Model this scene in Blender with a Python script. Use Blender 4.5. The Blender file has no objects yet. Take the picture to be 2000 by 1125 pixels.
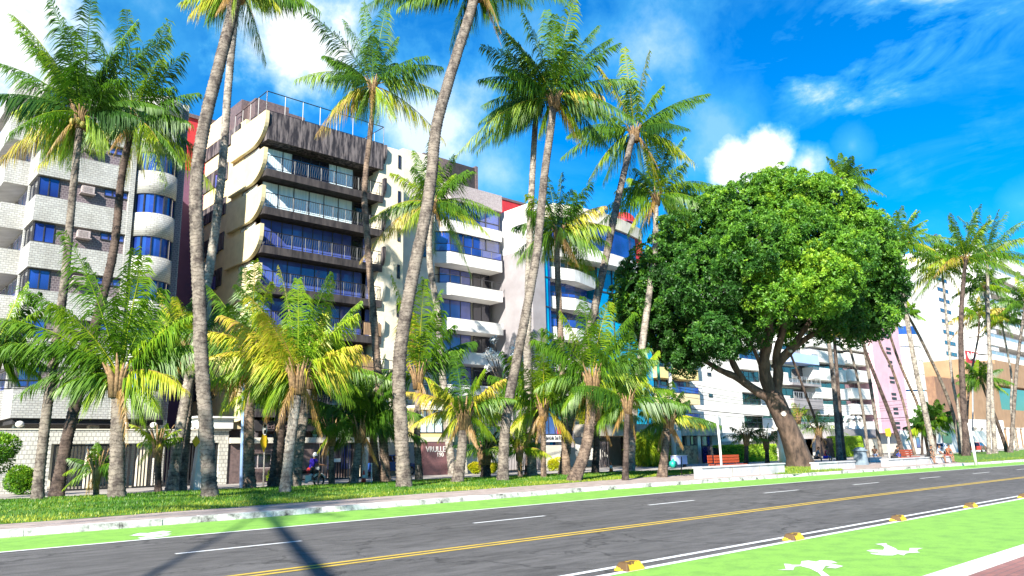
import bpy, math, random
from mathutils import Vector, Matrix
S = bpy.context.scene
COL = S.collection
R = math.radians
# ------------------------------------------------------------------ camera
F_ = 1506.0; CXP, CYP = 1000.0, 562.5; EYE = 1.6
def nrm(v):
    v = Vector(v); v.normalize(); return v
cU = nrm((-148, -7070, F_))
cX = Vector((1680, 285.5, F_)); cX = nrm(cX - cU * cX.dot(cU))
cY = cU.cross(cX)
CAM = Vector((0, 0, EYE))
RIGHT = Vector((cX.x, cY.x, cU.x)); UPV = -Vector((cX.y, cY.y, cU.y)); FWD = Vector((cX.z, cY.z, cU.z))
cd = bpy.data.cameras.new('camera'); cam = bpy.data.objects.new('camera', cd); COL.objects.link(cam)
cam.matrix_world = Matrix(((RIGHT.x, UPV.x, -FWD.x, 0), (RIGHT.y, UPV.y, -FWD.y, 0), (RIGHT.z, UPV.z, -FWD.z, EYE), (0, 0, 0, 1)))
cd.sensor_width = 36; cd.lens = F_ / 2000 * 36; cd.clip_end = 3000; cd.clip_start = 0.1
S.camera = cam
def ray(px, py):
    return RIGHT * (px - CXP) - UPV * (py - CYP) + FWD * F_
def G(px, py, z=0.0):                      # pixel of the photo -> point on the ground
    d = ray(px, py); return CAM + d * ((z - EYE) / d.z)
def P(px, py, y):                          # pixel -> point on the upright plane y
    d = ray(px, py); return CAM + d * (y / d.y)
def Q(px, py, x):                          # pixel -> point on the upright plane x
    d = ray(px, py); return CAM + d * (x / d.x)
def mpp(p):                                # metres per photo pixel at a point
    return (Vector(p) - CAM).dot(FWD) / F_
# ------------------------------------------------------------------ light
AZ, EL = R(28), R(31)
S.view_settings.view_transform = 'Standard'; S.view_settings.look = 'None'
S.view_settings.gamma = 1.0; S.view_settings.exposure = 1.5
sd = bpy.data.lights.new('sun', 'SUN'); sd.energy = 5.0; sd.angle = R(0.55); sd.color = (1.0, 0.95, 0.84)
sun = bpy.data.objects.new('sun', sd); COL.objects.link(sun)
sdir = Vector((math.cos(AZ) * math.cos(EL), math.sin(AZ) * math.cos(EL), -math.sin(EL)))
sun.rotation_euler = sdir.to_track_quat('-Z', 'Y').to_euler(); sun.location = (-30, -30, 60)
W = bpy.data.worlds.new('World'); S.world = W; W.use_nodes = True
def world():
    t = W.node_tree; N = t.nodes; L = t.links; N.clear()
    out = N.new('ShaderNodeOutputWorld'); bg = N.new('ShaderNodeBackground'); L.new(bg.outputs[0], out.inputs[0])
    bg.inputs[1].default_value = 0.06
    sky = N.new('ShaderNodeTexSky'); sky.sky_type = 'NISHITA'; sky.sun_disc = False
    sky.sun_elevation = EL; sky.sun_rotation = math.atan2(-math.cos(AZ), -math.sin(AZ))
    sky.air_density = 1.0; sky.dust_density = 0.3; sky.ozone_density = 3.0
    hs = N.new('ShaderNodeHueSaturation'); hs.inputs['Saturation'].default_value = 1.55; hs.inputs['Value'].default_value = 1.0
    L.new(sky.outputs[0], hs.inputs['Color'])
    gm = N.new('ShaderNodeMix'); gm.data_type = 'RGBA'; gm.blend_type = 'MULTIPLY'; gm.inputs[0].default_value = 1
    L.new(hs.outputs[0], gm.inputs[6]); gm.inputs[7].default_value = (0.46, 1.22, 1.42, 1)
    tc = N.new('ShaderNodeTexCoord')
    def math_(op, a, b=None, c=None, clamp=False):
        n = N.new('ShaderNodeMath'); n.operation = op; n.use_clamp = clamp
        for i, v in enumerate((a, b, c)):
            if v is None: continue
            if isinstance(v, (int, float)): n.inputs[i].default_value = v
            else: L.new(v, n.inputs[i])
        return n.outputs[0]
    def noise(scale, stretch=(1, 1, 1), detail=6, rough=0.6, rot=(0, 0, 0), dist=0.0):
        m = N.new('ShaderNodeMapping'); m.inputs['Scale'].default_value = stretch; m.inputs['Rotation'].default_value = rot
        n = N.new('ShaderNodeTexNoise'); n.inputs['Scale'].default_value = scale; n.inputs['Detail'].default_value = detail
        n.inputs['Roughness'].default_value = rough; n.inputs['Distortion'].default_value = dist
        L.new(tc.outputs['Generated'], m.inputs[0]); L.new(m.outputs[0], n.inputs[0]); return n.outputs[0]
    def blob(px, py, rad, soft):           # 1 inside an angular radius round a direction, edge broken by noise
        c = nrm(ray(px, py)); vd = N.new('ShaderNodeVectorMath'); vd.operation = 'DOT_PRODUCT'
        L.new(tc.outputs['Generated'], vd.inputs[0]); vd.inputs[1].default_value = c
        ang = math_('ARCCOSINE', vd.outputs['Value'])
        a2 = math_('ADD', ang, math_('MULTIPLY', math_('SUBTRACT', fine, 0.5), rad * 2.0))
        return math_('DIVIDE', math_('SUBTRACT', rad, a2), soft, clamp=True)
    fine = noise(9.0, detail=8, rough=0.62)
    den = None
    for px, py, rd, so, w in ((1510, 300, .045, .022, 1.0), (1440, 328, .04, .025, 1.0), (1575, 318, .035, .025, .9), (1665, 285, .03, .04, .45),
                              (560, 60, .13, .10, 1.0), (40, 90, .13, .10, .95), (840, 240, .13, .12, .78), (300, 20, .12, .14, .5),
                              (1260, 80, .12, .12, .6), (1400, 270, .09, .1, .45), (960, 330, .1, .12, .6), (1995, 400, .03, .05, .5), (1060, 120, .12, .12, .35)):
        b = math_('MULTIPLY', blob(px, py, rd, so), w)
        den = b if den is None else math_('MAXIMUM', den, b)
    # streaks of high cloud
    st = noise(3.2, (1, 1, 3.4), 7, 0.62, (R(12), R(-38), 0), 0.6)
    st = math_('MULTIPLY', math_('SUBTRACT', st, 0.46), 4.4, clamp=True)
    for px, py, rd, so, w in ((1700, 60, .17, .10, 1.0), (1850, 10, .13, .10, 1.0), (1560, 110, .12, .1, .8), (1250, 150, .2, .2, .4)):
        den = math_('MAXIMUM', den, math_('MULTIPLY', math_('MULTIPLY', blob(px, py, rd, so), w), st))
    den = math_('MAXIMUM', den, math_('MULTIPLY', st, 0.16))
    mx = N.new('ShaderNodeMix'); mx.data_type = 'RGBA'; L.new(den, mx.inputs[0]); L.new(gm.outputs[2], mx.inputs[6])
    cc = N.new('ShaderNodeValToRGB'); cc.color_ramp.elements[0].position = .25; cc.color_ramp.elements[0].color = (.16, .62, .86, 1); cc.color_ramp.elements[1].position = .9; cc.color_ramp.elements[1].color = (.9, .93, .95, 1)
    L.new(den, cc.inputs[0]); cs = N.new('ShaderNodeVectorMath'); cs.operation = 'SCALE'; cs.inputs[3].default_value = 9.0; L.new(cc.outputs[0], cs.inputs[0]); L.new(cs.outputs[0], mx.inputs[7])
    L.new(mx.outputs[2], bg.inputs[0])
world()
# ------------------------------------------------------------------ mesh helpers
ORG = {}
class MB:
    def __init__(s): s.v = []; s.f = []; s.m = []; s.t = []
    def add(s, vs, fs, mi=0, tint=None):
        o = len(s.v); s.v += [tuple(q) for q in vs]
        for f in fs:
            s.f.append(tuple(o + i for i in f)); s.m.append(mi)
            if tint is not None: s.t.append(tint)
    def box(s, x0, x1, y0, y1, z0, z1, mi=0):
        s.add([(x0, y0, z0), (x1, y0, z0), (x1, y1, z0), (x0, y1, z0), (x0, y0, z1), (x1, y0, z1), (x1, y1, z1), (x0, y1, z1)],
              [(3, 2, 1, 0), (4, 5, 6, 7), (0, 1, 5, 4), (1, 2, 6, 5), (2, 3, 7, 6), (3, 0, 4, 7)], mi)
    def plan(s, pts, z0, z1, mi=0):        # polygon in plan, extruded upright (counter-clockwise)
        n = len(pts)
        s.add([(x, y, z0) for x, y in pts] + [(x, y, z1) for x, y in pts],
              [tuple(range(n - 1, -1, -1)), tuple(range(n, 2 * n))] + [(i, (i + 1) % n, n + (i + 1) % n, n + i) for i in range(n)], mi)
    def side(s, pts, x0, x1, mi=0):        # polygon in (y, z), extruded along x
        n = len(pts)
        s.add([(x0, y, z) for y, z in pts] + [(x1, y, z) for y, z in pts],
              [tuple(range(n)), tuple(range(2 * n - 1, n - 1, -1))] + [(i, n + i, n + (i + 1) % n, (i + 1) % n) for i in range(n)], mi)
    def tube(s, pts, rad, n=8, mi=0, cap=True, tint=None):
        pts = [Vector(p) for p in pts]; k = len(pts)
        if not hasattr(rad, '__len__'): rad = [rad] * k
        ref = Vector((0, 1, 0.13)) if abs((pts[-1] - pts[0]).normalized().z) > .7 else Vector((0, 0, 1))
        vs = []
        for i, p in enumerate(pts):
            t = (pts[min(i + 1, k - 1)] - pts[max(i - 1, 0)]).normalized()
            a = t.cross(ref).normalized(); b = a.cross(t)
            for j in range(n):
                q = 2 * math.pi * j / n; vs.append(p + (a * math.cos(q) + b * math.sin(q)) * rad[i])
        fs = [(i * n + j, i * n + (j + 1) % n, (i + 1) * n + (j + 1) % n, (i + 1) * n + j) for i in range(k - 1) for j in range(n)]
        if cap: fs += [tuple(range(n - 1, -1, -1)), tuple((k - 1) * n + j for j in range(n))]
        s.add(vs, fs, mi, tint)
    def ball(s, c, rx, ry, rz, n=12, mi=0, z0=-1.0, jit=0, rnd=None):
        vs = []; m = n // 2
        for i in range(m + 1):
            th = math.acos(max(-1, z0)) * (1 - i / m)
            for j in range(n):
                q = 2 * math.pi * j / n; k = 1 + (rnd.uniform(-jit, jit) if jit else 0)
                vs.append((c[0] + rx * math.sin(th) * math.cos(q) * k, c[1] + ry * math.sin(th) * math.sin(q) * k, c[2] + rz * math.cos(th) * k))
        s.add(vs, [(i * n + j, i * n + (j + 1) % n, (i + 1) * n + (j + 1) % n, (i + 1) * n + j) for i in range(m) for j in range(n)], mi)
    def build(s, name, mats, parent=None, smooth=False, org=None):
        me = bpy.data.meshes.new(name)
        o = bpy.data.objects.new(name, me); COL.objects.link(o)
        if parent is not None:
            og = ORG[parent.name]; o.parent = parent
        else:
            og = Vector(org) if org is not None else Vector((0, 0, 0)); o.location = og
        ORG[o.name] = og
        me.from_pydata([(x - og[0], y - og[1], z - og[2]) for x, y, z in s.v], [], s.f)
        if not isinstance(mats, (list, tuple)): mats = [mats]
        for m in mats: me.materials.append(m)
        if len(mats) > 1: me.polygons.foreach_set('material_index', s.m)
        if s.t:
            at = me.attributes.new('tint', 'FLOAT', 'FACE'); at.data.foreach_set('value', s.t)
        if smooth: me.polygons.foreach_set('use_smooth', [True] * len(me.polygons))
        me.update(); return o
def tag(o, label, cat, group=None):
    o['label'] = label; o['category'] = cat
    if group: o['group'] = group
    return o
def thing(name, label, cat, loc, group=None):
    o = bpy.data.objects.new(name, None); COL.objects.link(o); o.location = loc; ORG[o.name] = Vector(loc)
    o.empty_display_size = .3
    return tag(o, label, cat, group)
def struct(name, mb, mats, smooth=False):
    o = mb.build(name, mats, None, smooth); o['kind'] = 'structure'; return o
# ------------------------------------------------------------------ materials
def newmat(name):
    m = bpy.data.materials.new(name); m.use_nodes = True; t = m.node_tree
    return m, t.nodes, t.links, t.nodes['Principled BSDF']
def noise_node(N, L, scale, detail=5, rough=.6, vec=None, coord='Object', stretch=None):
    tc = N.new('ShaderNodeTexCoord'); n = N.new('ShaderNodeTexNoise'); n.inputs['Scale'].default_value = scale
    n.inputs['Detail'].default_value = detail; n.inputs['Roughness'].default_value = rough
    src = vec or tc.outputs[coord]
    if stretch:
        m = N.new('ShaderNodeMapping'); m.inputs['Scale'].default_value = stretch; L.new(src, m.inputs[0]); src = m.outputs[0]
    L.new(src, n.inputs[0]); return n
def ramp(N, L, src, stops):
    r = N.new('ShaderNodeValToRGB'); e = r.color_ramp.elements
    while len(e) < len(stops): e.new(.5)
    for i, (p, c) in enumerate(stops): e[i].position = p; e[i].color = (*c, 1)
    L.new(src, r.inputs[0]); return r.outputs[0]
def bump(N, L, src, b, st=.3, dist=.02):
    n = N.new('ShaderNodeBump'); n.inputs['Strength'].default_value = st; n.inputs['Distance'].default_value = dist
    L.new(src, n.inputs['Height']); L.new(n.outputs[0], b.inputs['Normal'])
def M(name, c, rough=.8, c2=None, scale=3, st=.2, metal=0, spec=.4, stretch=None, mid=(.35, .65)):
    m, N, L, b = newmat(name)
    b.inputs['Roughness'].default_value = rough; b.inputs['Metallic'].default_value = metal
    b.inputs['Specular IOR Level'].default_value = spec
    if c2 is None: c2 = tuple(x * .82 for x in c)
    n = noise_node(N, L, scale, stretch=stretch)
    L.new(ramp(N, L, n.outputs[0], [(mid[0], c2), (mid[1], c)]), b.inputs['Base Color'])
    if st:
        n2 = noise_node(N, L, scale * 14); bump(N, L, n2.outputs[0], b, st, .01)
    return m
def tile_mat(name, c1, c2, mortar, w=.26, h=.11, ms=.012, bias=0, flat=False):
    m, N, L, b = newmat(name)
    tc = N.new('ShaderNodeTexCoord'); sp = N.new('ShaderNodeSeparateXYZ'); L.new(tc.outputs['Object'], sp.inputs[0])
    ad = N.new('ShaderNodeMath'); ad.operation = 'ADD'; L.new(sp.outputs[0], ad.inputs[0]); L.new(sp.outputs[1], ad.inputs[1])
    cb = N.new('ShaderNodeCombineXYZ'); L.new(sp.outputs[0] if flat else ad.outputs[0], cb.inputs[0]); L.new(sp.outputs[1] if flat else sp.outputs[2], cb.inputs[1])
    br = N.new('ShaderNodeTexBrick'); L.new(cb.outputs[0], br.inputs[0]); br.inputs['Scale'].default_value = 1
    br.inputs['Brick Width'].default_value = w; br.inputs['Row Height'].default_value = h; br.inputs['Mortar Size'].default_value = ms
    br.inputs['Color1'].default_value = (*c1, 1); br.inputs['Color2'].default_value = (*c2, 1); br.inputs['Mortar'].default_value = (*mortar, 1)
    br.inputs['Bias'].default_value = bias
    n = noise_node(N, L, .9, 6, .65, stretch=(1, 1, .5)); mx = N.new('ShaderNodeMix'); mx.data_type = 'RGBA'; mx.blend_type = 'MULTIPLY'
    mx.inputs[0].default_value = .7; L.new(br.outputs[0], mx.inputs[6]); L.new(ramp(N, L, n.outputs[0], [(.3, (.62, .6, .56)), (.6, (1, 1, 1))]), mx.inputs[7])
    L.new(mx.outputs[2], b.inputs['Base Color']); b.inputs['Roughness'].default_value = .55
    iv = N.new('ShaderNodeMath'); iv.operation = 'SUBTRACT'; iv.inputs[0].default_value = 1; L.new(br.outputs['Fac'], iv.inputs[1])
    bump(N, L, iv.outputs[0], b, .5, .01); return m
def glass_mat(name, c, rough=.06, metal=.0, spec=.8, c2=None, scale=.35, wobble=.12):
    m, N, L, b = newmat(name)
    n = noise_node(N, L, scale, 2, .5)
    L.new(ramp(N, L, n.outputs[0], [(.35, c2 or tuple(x * .45 for x in c)), (.62, c)]), b.inputs['Base Color'])
    b.inputs['Roughness'].default_value = rough; b.inputs['Metallic'].default_value = metal; b.inputs['Specular IOR Level'].default_value = spec
    b.inputs['Coat Weight'].default_value = .6; b.inputs['Coat Roughness'].default_value = .03
    n2 = noise_node(N, L, 1.1, 2, .5); bump(N, L, n2.outputs[0], b, wobble, .05); return m
def leaf_mat(name, stops, transl=.35, attr='tint', rough=.42, nscale=1.2):
    m, N, L, b = newmat(name)
    a = N.new('ShaderNodeAttribute'); a.attribute_name = attr
    n = noise_node(N, L, nscale, 3); ad = N.new('ShaderNodeMath'); ad.operation = 'MULTIPLY_ADD'; ad.inputs[1].default_value = .22; 
    L.new(n.outputs[0], ad.inputs[0]); L.new(a.outputs['Fac'], ad.inputs[2])
    sb = N.new('ShaderNodeMath'); sb.operation = 'SUBTRACT'; sb.inputs[1].default_value = .11; L.new(ad.outputs[0], sb.inputs[0])
    c = ramp(N, L, sb.outputs[0], stops)
    L.new(c, b.inputs['Base Color']); b.inputs['Roughness'].default_value = rough; b.inputs['Specular IOR Level'].default_value = .35
    tr = N.new('ShaderNodeBsdfTranslucent'); g = N.new('ShaderNodeMix'); g.data_type = 'RGBA'; g.blend_type = 'MULTIPLY'; g.inputs[0].default_value = 1
    L.new(c, g.inputs[6]); g.inputs[7].default_value = (1.25, 1.35, .5, 1); L.new(g.outputs[2], tr.inputs[0])
    ms = N.new('ShaderNodeMixShader'); ms.inputs[0].default_value = transl; L.new(b.outputs[0], ms.inputs[1]); L.new(tr.outputs[0], ms.inputs[2])
    L.new(ms.outputs[0], N['Material Output'].inputs[0]); return m
def bark_mat(name, light, dark, ring, freq=6.5):
    m, N, L, b = newmat(name)
    tc = N.new('ShaderNodeTexCoord'); sp = N.new('ShaderNodeSeparateXYZ'); L.new(tc.outputs['Object'], sp.inputs[0])
    n = noise_node(N, L, 2.2, 4)
    a = N.new('ShaderNodeMath'); a.operation = 'MULTIPLY'; a.inputs[1].default_value = freq; L.new(sp.outputs[2], a.inputs[0])
    q = N.new('ShaderNodeMath'); q.operation = 'MULTIPLY_ADD'; q.inputs[1].default_value = 3.2; L.new(n.outputs[0], q.inputs[0]); L.new(a.outputs[0], q.inputs[2])
    fr = N.new('ShaderNodeMath'); fr.operation = 'FRACT'; L.new(q.outputs[0], fr.inputs[0])
    n3 = noise_node(N, L, 2.6, 8, .74, stretch=(1, 1, .7))
    col = ramp(N, L, n3.outputs[0], [(.40, dark), (.58, light)])
    rg = ramp(N, L, fr.outputs[0], [(0, ring), (.10, ring), (.26, (1, 1, 1)), (1, (.86, .86, .86))])
    mx = N.new('ShaderNodeMix'); mx.data_type = 'RGBA'; mx.blend_type = 'MULTIPLY'; mx.inputs[0].default_value = .62
    L.new(col, mx.inputs[6]); L.new(rg, mx.inputs[7]); L.new(mx.outputs[2], b.inputs['Base Color'])
    b.inputs['Roughness'].default_value = .9; b.inputs['Specular IOR Level'].default_value = .15
    n4 = noise_node(N, L, 16, 5, .7); bump(N, L, n4.outputs[0], b, .7, .03); return m
m_tile = tile_mat('white_tile', (.50, .49, .46), (.40, .39, .37), (.27, .26, .25), w=.26, h=.13, ms=.016)
m_tilew = tile_mat('wall_tile', (.62, .60, .54), (.52, .50, .45), (.3, .28, .26), w=.22, h=.22, ms=.018)
m_mauve = tile_mat('mauve_tile', (.14, .105, .12), (.11, .085, .10), (.24, .2, .21), w=.2, h=.14, ms=.014)
m_cream = M('cream_render', (.66, .55, .33), .85, (.55, .45, .27), 1.2, .12)
m_white = M('white_render', (.74, .72, .68), .8, (.6, .58, .55), .7, .1)
m_offw = M('old_cream_render', (.62, .57, .47), .85, (.5, .45, .37), .8, .1)
m_grey = M('grey_render', (.30, .28, .29), .85, (.23, .21, .22), .5, .1)
m_conc = M('concrete', (.42, .38, .32), .9, (.27, .24, .2), 1.4, .35)
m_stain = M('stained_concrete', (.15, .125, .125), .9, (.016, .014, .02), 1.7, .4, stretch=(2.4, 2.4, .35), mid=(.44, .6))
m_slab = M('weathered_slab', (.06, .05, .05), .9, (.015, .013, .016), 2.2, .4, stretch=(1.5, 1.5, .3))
m_brown = M('brown_render', (.26, .15, .09), .85, (.18, .10, .07), 1.5, .2, stretch=(1, 1, .5))
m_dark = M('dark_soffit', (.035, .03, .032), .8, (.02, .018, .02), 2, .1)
m_black = M('black_metal', (.02, .02, .022), .45, (.012, .012, .013), 5, 0, spec=.5)
m_frame = M('dark_frame', (.04, .04, .05), .4, (.025, .025, .03), 4, 0, spec=.5)
m_alu = M('aluminium', (.5, .5, .52), .35, (.4, .4, .42), 4, 0, metal=.6)
m_granite = M('red_granite', (.22, .10, .10), .35, (.13, .065, .07), 9, 0, spec=.5)
m_granb = M('brown_granite', (.16, .11, .105), .5, (.09, .065, .065), 7, .1)
m_granw = M('pale_granite', (.42, .36, .35), .6, (.26, .21, .21), 12, .1)
m_red = M('red_paint', (.45, .03, .03), .6, (.33, .02, .03), 2, .1)
m_wood = M('red_wood', (.42, .07, .02), .6, (.28, .04, .015), 4, .2, stretch=(1, 1, 6))
m_pink = M('pink_render', (.60, .38, .44), .85, (.53, .32, .39), .5, .1)
m_yellow = M('yellow_render', (.68, .55, .25), .85, (.58, .46, .2), .5, .1)
m_tan = M('tan_render', (.34, .21, .12), .85, (.26, .16, .09), .4, .15)
m_bluew = M('pale_blue_render', (.36, .5, .78), .8, (.3, .43, .7), .5, .1)
m_glass = glass_mat('blue_glass', (.02, .06, .32), c2=(.008, .015, .09))
m_glassp = glass_mat('violet_glass', (.08, .12, .42), c2=(.035, .055, .24))
m_glassd = glass_mat('dark_glass', (.02, .022, .04), c2=(.008, .008, .014))
m_cyan = glass_mat('cyan_glass', (.0, .30, .48), c2=(.0, .17, .38))
m_curt = M('curtained_glass', (.78, .86, .88), .3, (.5, .66, .76), 9, 0, spec=.8, stretch=(1, 1, .03))
m_grass = M('grass_soil', (.10, .22, .015), .95, (.05, .12, .01), 1.6, .6)
m_bark = [bark_mat('bark_grey', (.22, .185, .15), (.06, .048, .042), (.22, .19, .18)),
          bark_mat('bark_dark', (.11, .08, .065), (.03, .022, .02), (.3, .26, .24)),
          bark_mat('bark_pale', (.33, .29, .24), (.10, .085, .075), (.3, .26, .24), 5),
          bark_mat('bark_brown', (.23, .165, .12), (.06, .042, .034), (.2, .16, .15), 7)]
m_palm = leaf_mat('palm_leaf', [(0, (.008, .03, .006)), (.3, (.026, .082, .010)), (.55, (.095, .205, .010)), (.78, (.25, .35, .015)), (.9, (.52, .44, .04)), (1, (.34, .2, .07))])
m_leaf = leaf_mat('tree_leaf', [(0, (.012, .04, .008)), (.35, (.035, .12, .016)), (.65, (.13, .29, .02)), (1, (.36, .48, .03))], .3, rough=.5)
m_ylf = leaf_mat('yellow_leaf', [(0, (.05, .12, .01)), (.5, (.3, .4, .02)), (1, (.65, .55, .02))], .3)
m_blade = leaf_mat('grass_blade', [(0, (.02, .075, .008)), (.5, (.065, .18, .01)), (1, (.34, .36, .04))], .3, nscale=.5)
m_fibre = M('dry_fibre', (.32, .2, .1), .95, (.12, .07, .035), 9, .5)
m_treebark = M('tree_bark', (.155, .10, .075), .95, (.04, .027, .022), 3.5, 1.0, stretch=(1, 1, .35))
m_cut = M('cut_wood', (.55, .5, .45), .9)
m_skin = M('skin', (.26, .13, .075), .55, None, 9, 0)
def cloth(name, c): return M(name, c, .85, None, 8, .2)
# ------------------------------------------------------------------ ground
KX = [(-60, -1.2), (-20, -.5), (3, 0), (15, .6), (25, 1.2), (45, .6), (73, -.9), (120, -3), (200, -6), (420, -14)]
def kx(x):
    if x <= KX[0][0]: return KX[0][1]
    for (a, p), (b, q) in zip(KX, KX[1:]):
        if x <= b: return p + (q - p) * (x - a) / (b - a)
    return KX[-1][1]
def wy(x, y): return y + kx(x) * max(0, min(1, (y - 7) / 13.5))
XS = [-60, -40, -25, -12, -4, 0, 4, 8, 12, 16, 20, 25, 30, 36, 45, 55, 65, 80, 100, 130, 170, 220, 300, 420]
def strip(y0, y1, z, xs=XS, mb=None, jag=0, rnd=random.Random(3)):
    mb = mb or MB()
    a = [(x, wy(x, y0), z) for x in xs]; b = [(x, wy(x, y1) + (rnd.uniform(-jag, jag) if jag else 0), z) for x in xs]
    n = len(xs); mb.add(a + b, [(i, i + 1, n + i + 1, n + i) for i in range(n - 1)]); return mb
def asphalt():
    m, N, L, b = newmat('asphalt')
    n1 = noise_node(N, L, .35, 5, .6, stretch=(.35, 1.4, 1)); n2 = noise_node(N, L, 60, 3, .7); n3 = noise_node(N, L, 2.5, 6, .7, stretch=(.5, 1.6, 1))
    c1 = ramp(N, L, n1.outputs[0], [(.3, (.088, .082, .078)), (.7, (.145, .136, .13))])
    c2 = ramp(N, L, n2.outputs[0], [(.3, (.6, .6, .6)), (.7, (1.35, 1.35, 1.35))]); c3 = ramp(N, L, n3.outputs[0], [(.32, (.6, .6, .6)), (.58, (1.08, 1.08, 1.08))])
    for c in (c2, c3):
        mx = N.new('ShaderNodeMix'); mx.data_type = 'RGBA'; mx.blend_type = 'MULTIPLY'; mx.inputs[0].default_value = 1
        L.new(c1, mx.inputs[6]); L.new(c, mx.inputs[7]); c1 = mx.outputs[2]
    tc = N.new('ShaderNodeTexCoord'); nd = noise_node(N, L, 1.3, 4); av = N.new('ShaderNodeVectorMath'); av.operation = 'MULTIPLY_ADD'; av.inputs[1].default_value = (1.6, 1.6, 0)
    L.new(nd.outputs['Color'], av.inputs[0]); L.new(tc.outputs['Object'], av.inputs[2]); vo = N.new('ShaderNodeTexVoronoi'); vo.feature = 'DISTANCE_TO_EDGE'; vo.inputs['Scale'].default_value = .28; L.new(av.outputs[0], vo.inputs[0])
    ck = ramp(N, L, vo.outputs['Distance'], [(0, (.45, .45, .45)), (.006, (.6, .6, .6)), (.012, (1, 1, 1))]); sp = noise_node(N, L, 22, 2, .5); sk = ramp(N, L, sp.outputs[0], [(.27, (.35, .35, .35)), (.34, (1, 1, 1))])
    for c in (ck, sk):
        mx = N.new('ShaderNodeMix'); mx.data_type = 'RGBA'; mx.blend_type = 'MULTIPLY'; mx.inputs[0].default_value = .8; L.new(c1, mx.inputs[6]); L.new(c, mx.inputs[7]); c1 = mx.outputs[2]
    L.new(c1, b.inputs['Base Color']); b.inputs['Roughness'].default_value = .85; b.inputs['Specular IOR Level'].default_value = .25
    bump(N, L, n2.outputs[0], b, .8, .01); return m
def paint(name, c, c2, wear=.36, fine=30):
    m, N, L, b = newmat(name)
    n = noise_node(N, L, 2.2, 7, .7); n2 = noise_node(N, L, fine, 3, .6)
    c1 = ramp(N, L, n.outputs[0], [(wear - .1, c2), (wear + .12, c)])
    mx = N.new('ShaderNodeMix'); mx.data_type = 'RGBA'; mx.blend_type = 'MULTIPLY'; mx.inputs[0].default_value = 1
    L.new(c1, mx.inputs[6]); L.new(ramp(N, L, n2.outputs[0], [(.3, (.82, .82, .82)), (.6, (1, 1, 1))]), mx.inputs[7]); L.new(mx.outputs[2], b.inputs['Base Color'])
    b.inputs['Roughness'].default_value = .75; b.inputs['Specular IOR Level'].default_value = .25; bump(N, L, n2.outputs[0], b, .5, .006); return m
m_asph = asphalt()
m_green = paint('green_lane_paint', (.22, .44, .07), (.15, .31, .06), .42)
m_wpaint = paint('white_road_paint', (.72, .72, .7), (.45, .45, .45), .33)
m_ypaint = paint('yellow_road_paint', (.62, .42, .06), (.4, .28, .06), .38)
m_kerb = paint('whitewashed_kerb', (.68, .66, .62), (.05, .045, .04), .43, 14)
m_walk = M('worn_pavement', (.42, .34, .30), .95, (.27, .21, .18), 2.5, .5)
m_pave = M('pale_pavement', (.40, .365, .33), .9, (.24, .21, .19), .8, .35)
m_base = M('bare_ground', (.3, .25, .2), .95, (.22, .18, .14), .3, .3)
m_pavers = tile_mat('red_pavers', (.38, .16, .12), (.31, .13, .10), (.2, .12, .1), w=.2, h=.1, ms=.008, flat=True)
g = MB(); g.add([(-1500, -1500, -.04), (2500, -1500, -.04), (2500, 2500, -.04), (-1500, 2500, -.04)], [(0, 1, 2, 3)]); struct('ground', g, m_base)
struct('road', strip(7.0, 20.6, 0), m_asph)
struct('near_cycle_lane', strip(4.0, 7.0, .004), m_green)
struct('far_cycle_lane', strip(17.25, 20.4, .004), m_green)
g = MB(); g.box(-60, 420, -12, 3.42, -.03, .10); struct('near_pavement', g, m_pavers)
g = MB(); g.box(-60, 420, 3.42, 3.56, -.03, .12); struct('near_kerb', g, m_wpaint)
struct('gutter', strip(3.5, 3.84, .002), m_conc)
g = MB()
strip(3.84, 4.02, .008, mb=g); strip(6.98, 7.10, .008, mb=g); strip(7.34, 7.46, .008, mb=g); strip(17.12, 17.27, .009, mb=g)
x = 5.1 - 6.82 * 4
while x < 200:
    xs = [x, x + 1.2, x + 2.4]; strip(14.15, 14.27, .005, xs, g); x += 6.82
def zoomed(pts, ox, oy, k, z=.009): return [tuple(G(ox + a / k, oy + b / k, z)) for a, b in pts]
f1 = [(205, 385), (290, 375), (270, 320), (330, 325), (350, 332), (440, 332), (450, 295), (520, 288), (600, 300), (640, 285), (760, 290), (820, 310), (760, 315), (700, 310),
      (780, 325), (880, 345), (800, 368), (700, 360), (760, 345), (700, 340), (660, 390), (740, 447), (660, 452), (620, 410), (540, 370), (440, 345), (380, 350), (365, 385)]
f2 = [(1115, 185), (1180, 175), (1290, 180), (1305, 150), (1270, 130), (1205, 118), (1320, 110), (1328, 125), (1420, 165), (1440, 185), (1560, 190), (1560, 160), (1700, 160),
      (1640, 175), (1640, 195), (1670, 205), (1560, 208), (1525, 215), (1500, 235), (1440, 220), (1390, 235), (1280, 234), (1180, 222), (1150, 210), (1240, 208), (1240, 200), (1150, 195)]
for f in (f1, f2): g.add(zoomed(f[::-1], 1480, 1040, 5.263), [tuple(range(len(f)))])
f3 = [[(600, 300), (760, 278), (800, 282), (690, 302)], [(640, 310), (740, 296), (790, 300), (660, 316)], [(615, 296), (650, 288), (700, 288), (640, 298)], [(730, 288), (800, 292), (770, 298)]]
for f in f3: g.add(zoomed(f[::-1], 0, 920, 2.381), [tuple(range(len(f)))])
o = struct('white_road_markings', g, m_wpaint)
g = MB(); strip(10.66, 10.77, .005, mb=g); strip(10.90, 11.01, .005, mb=g); struct('yellow_centre_line', g, m_ypaint)
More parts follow.
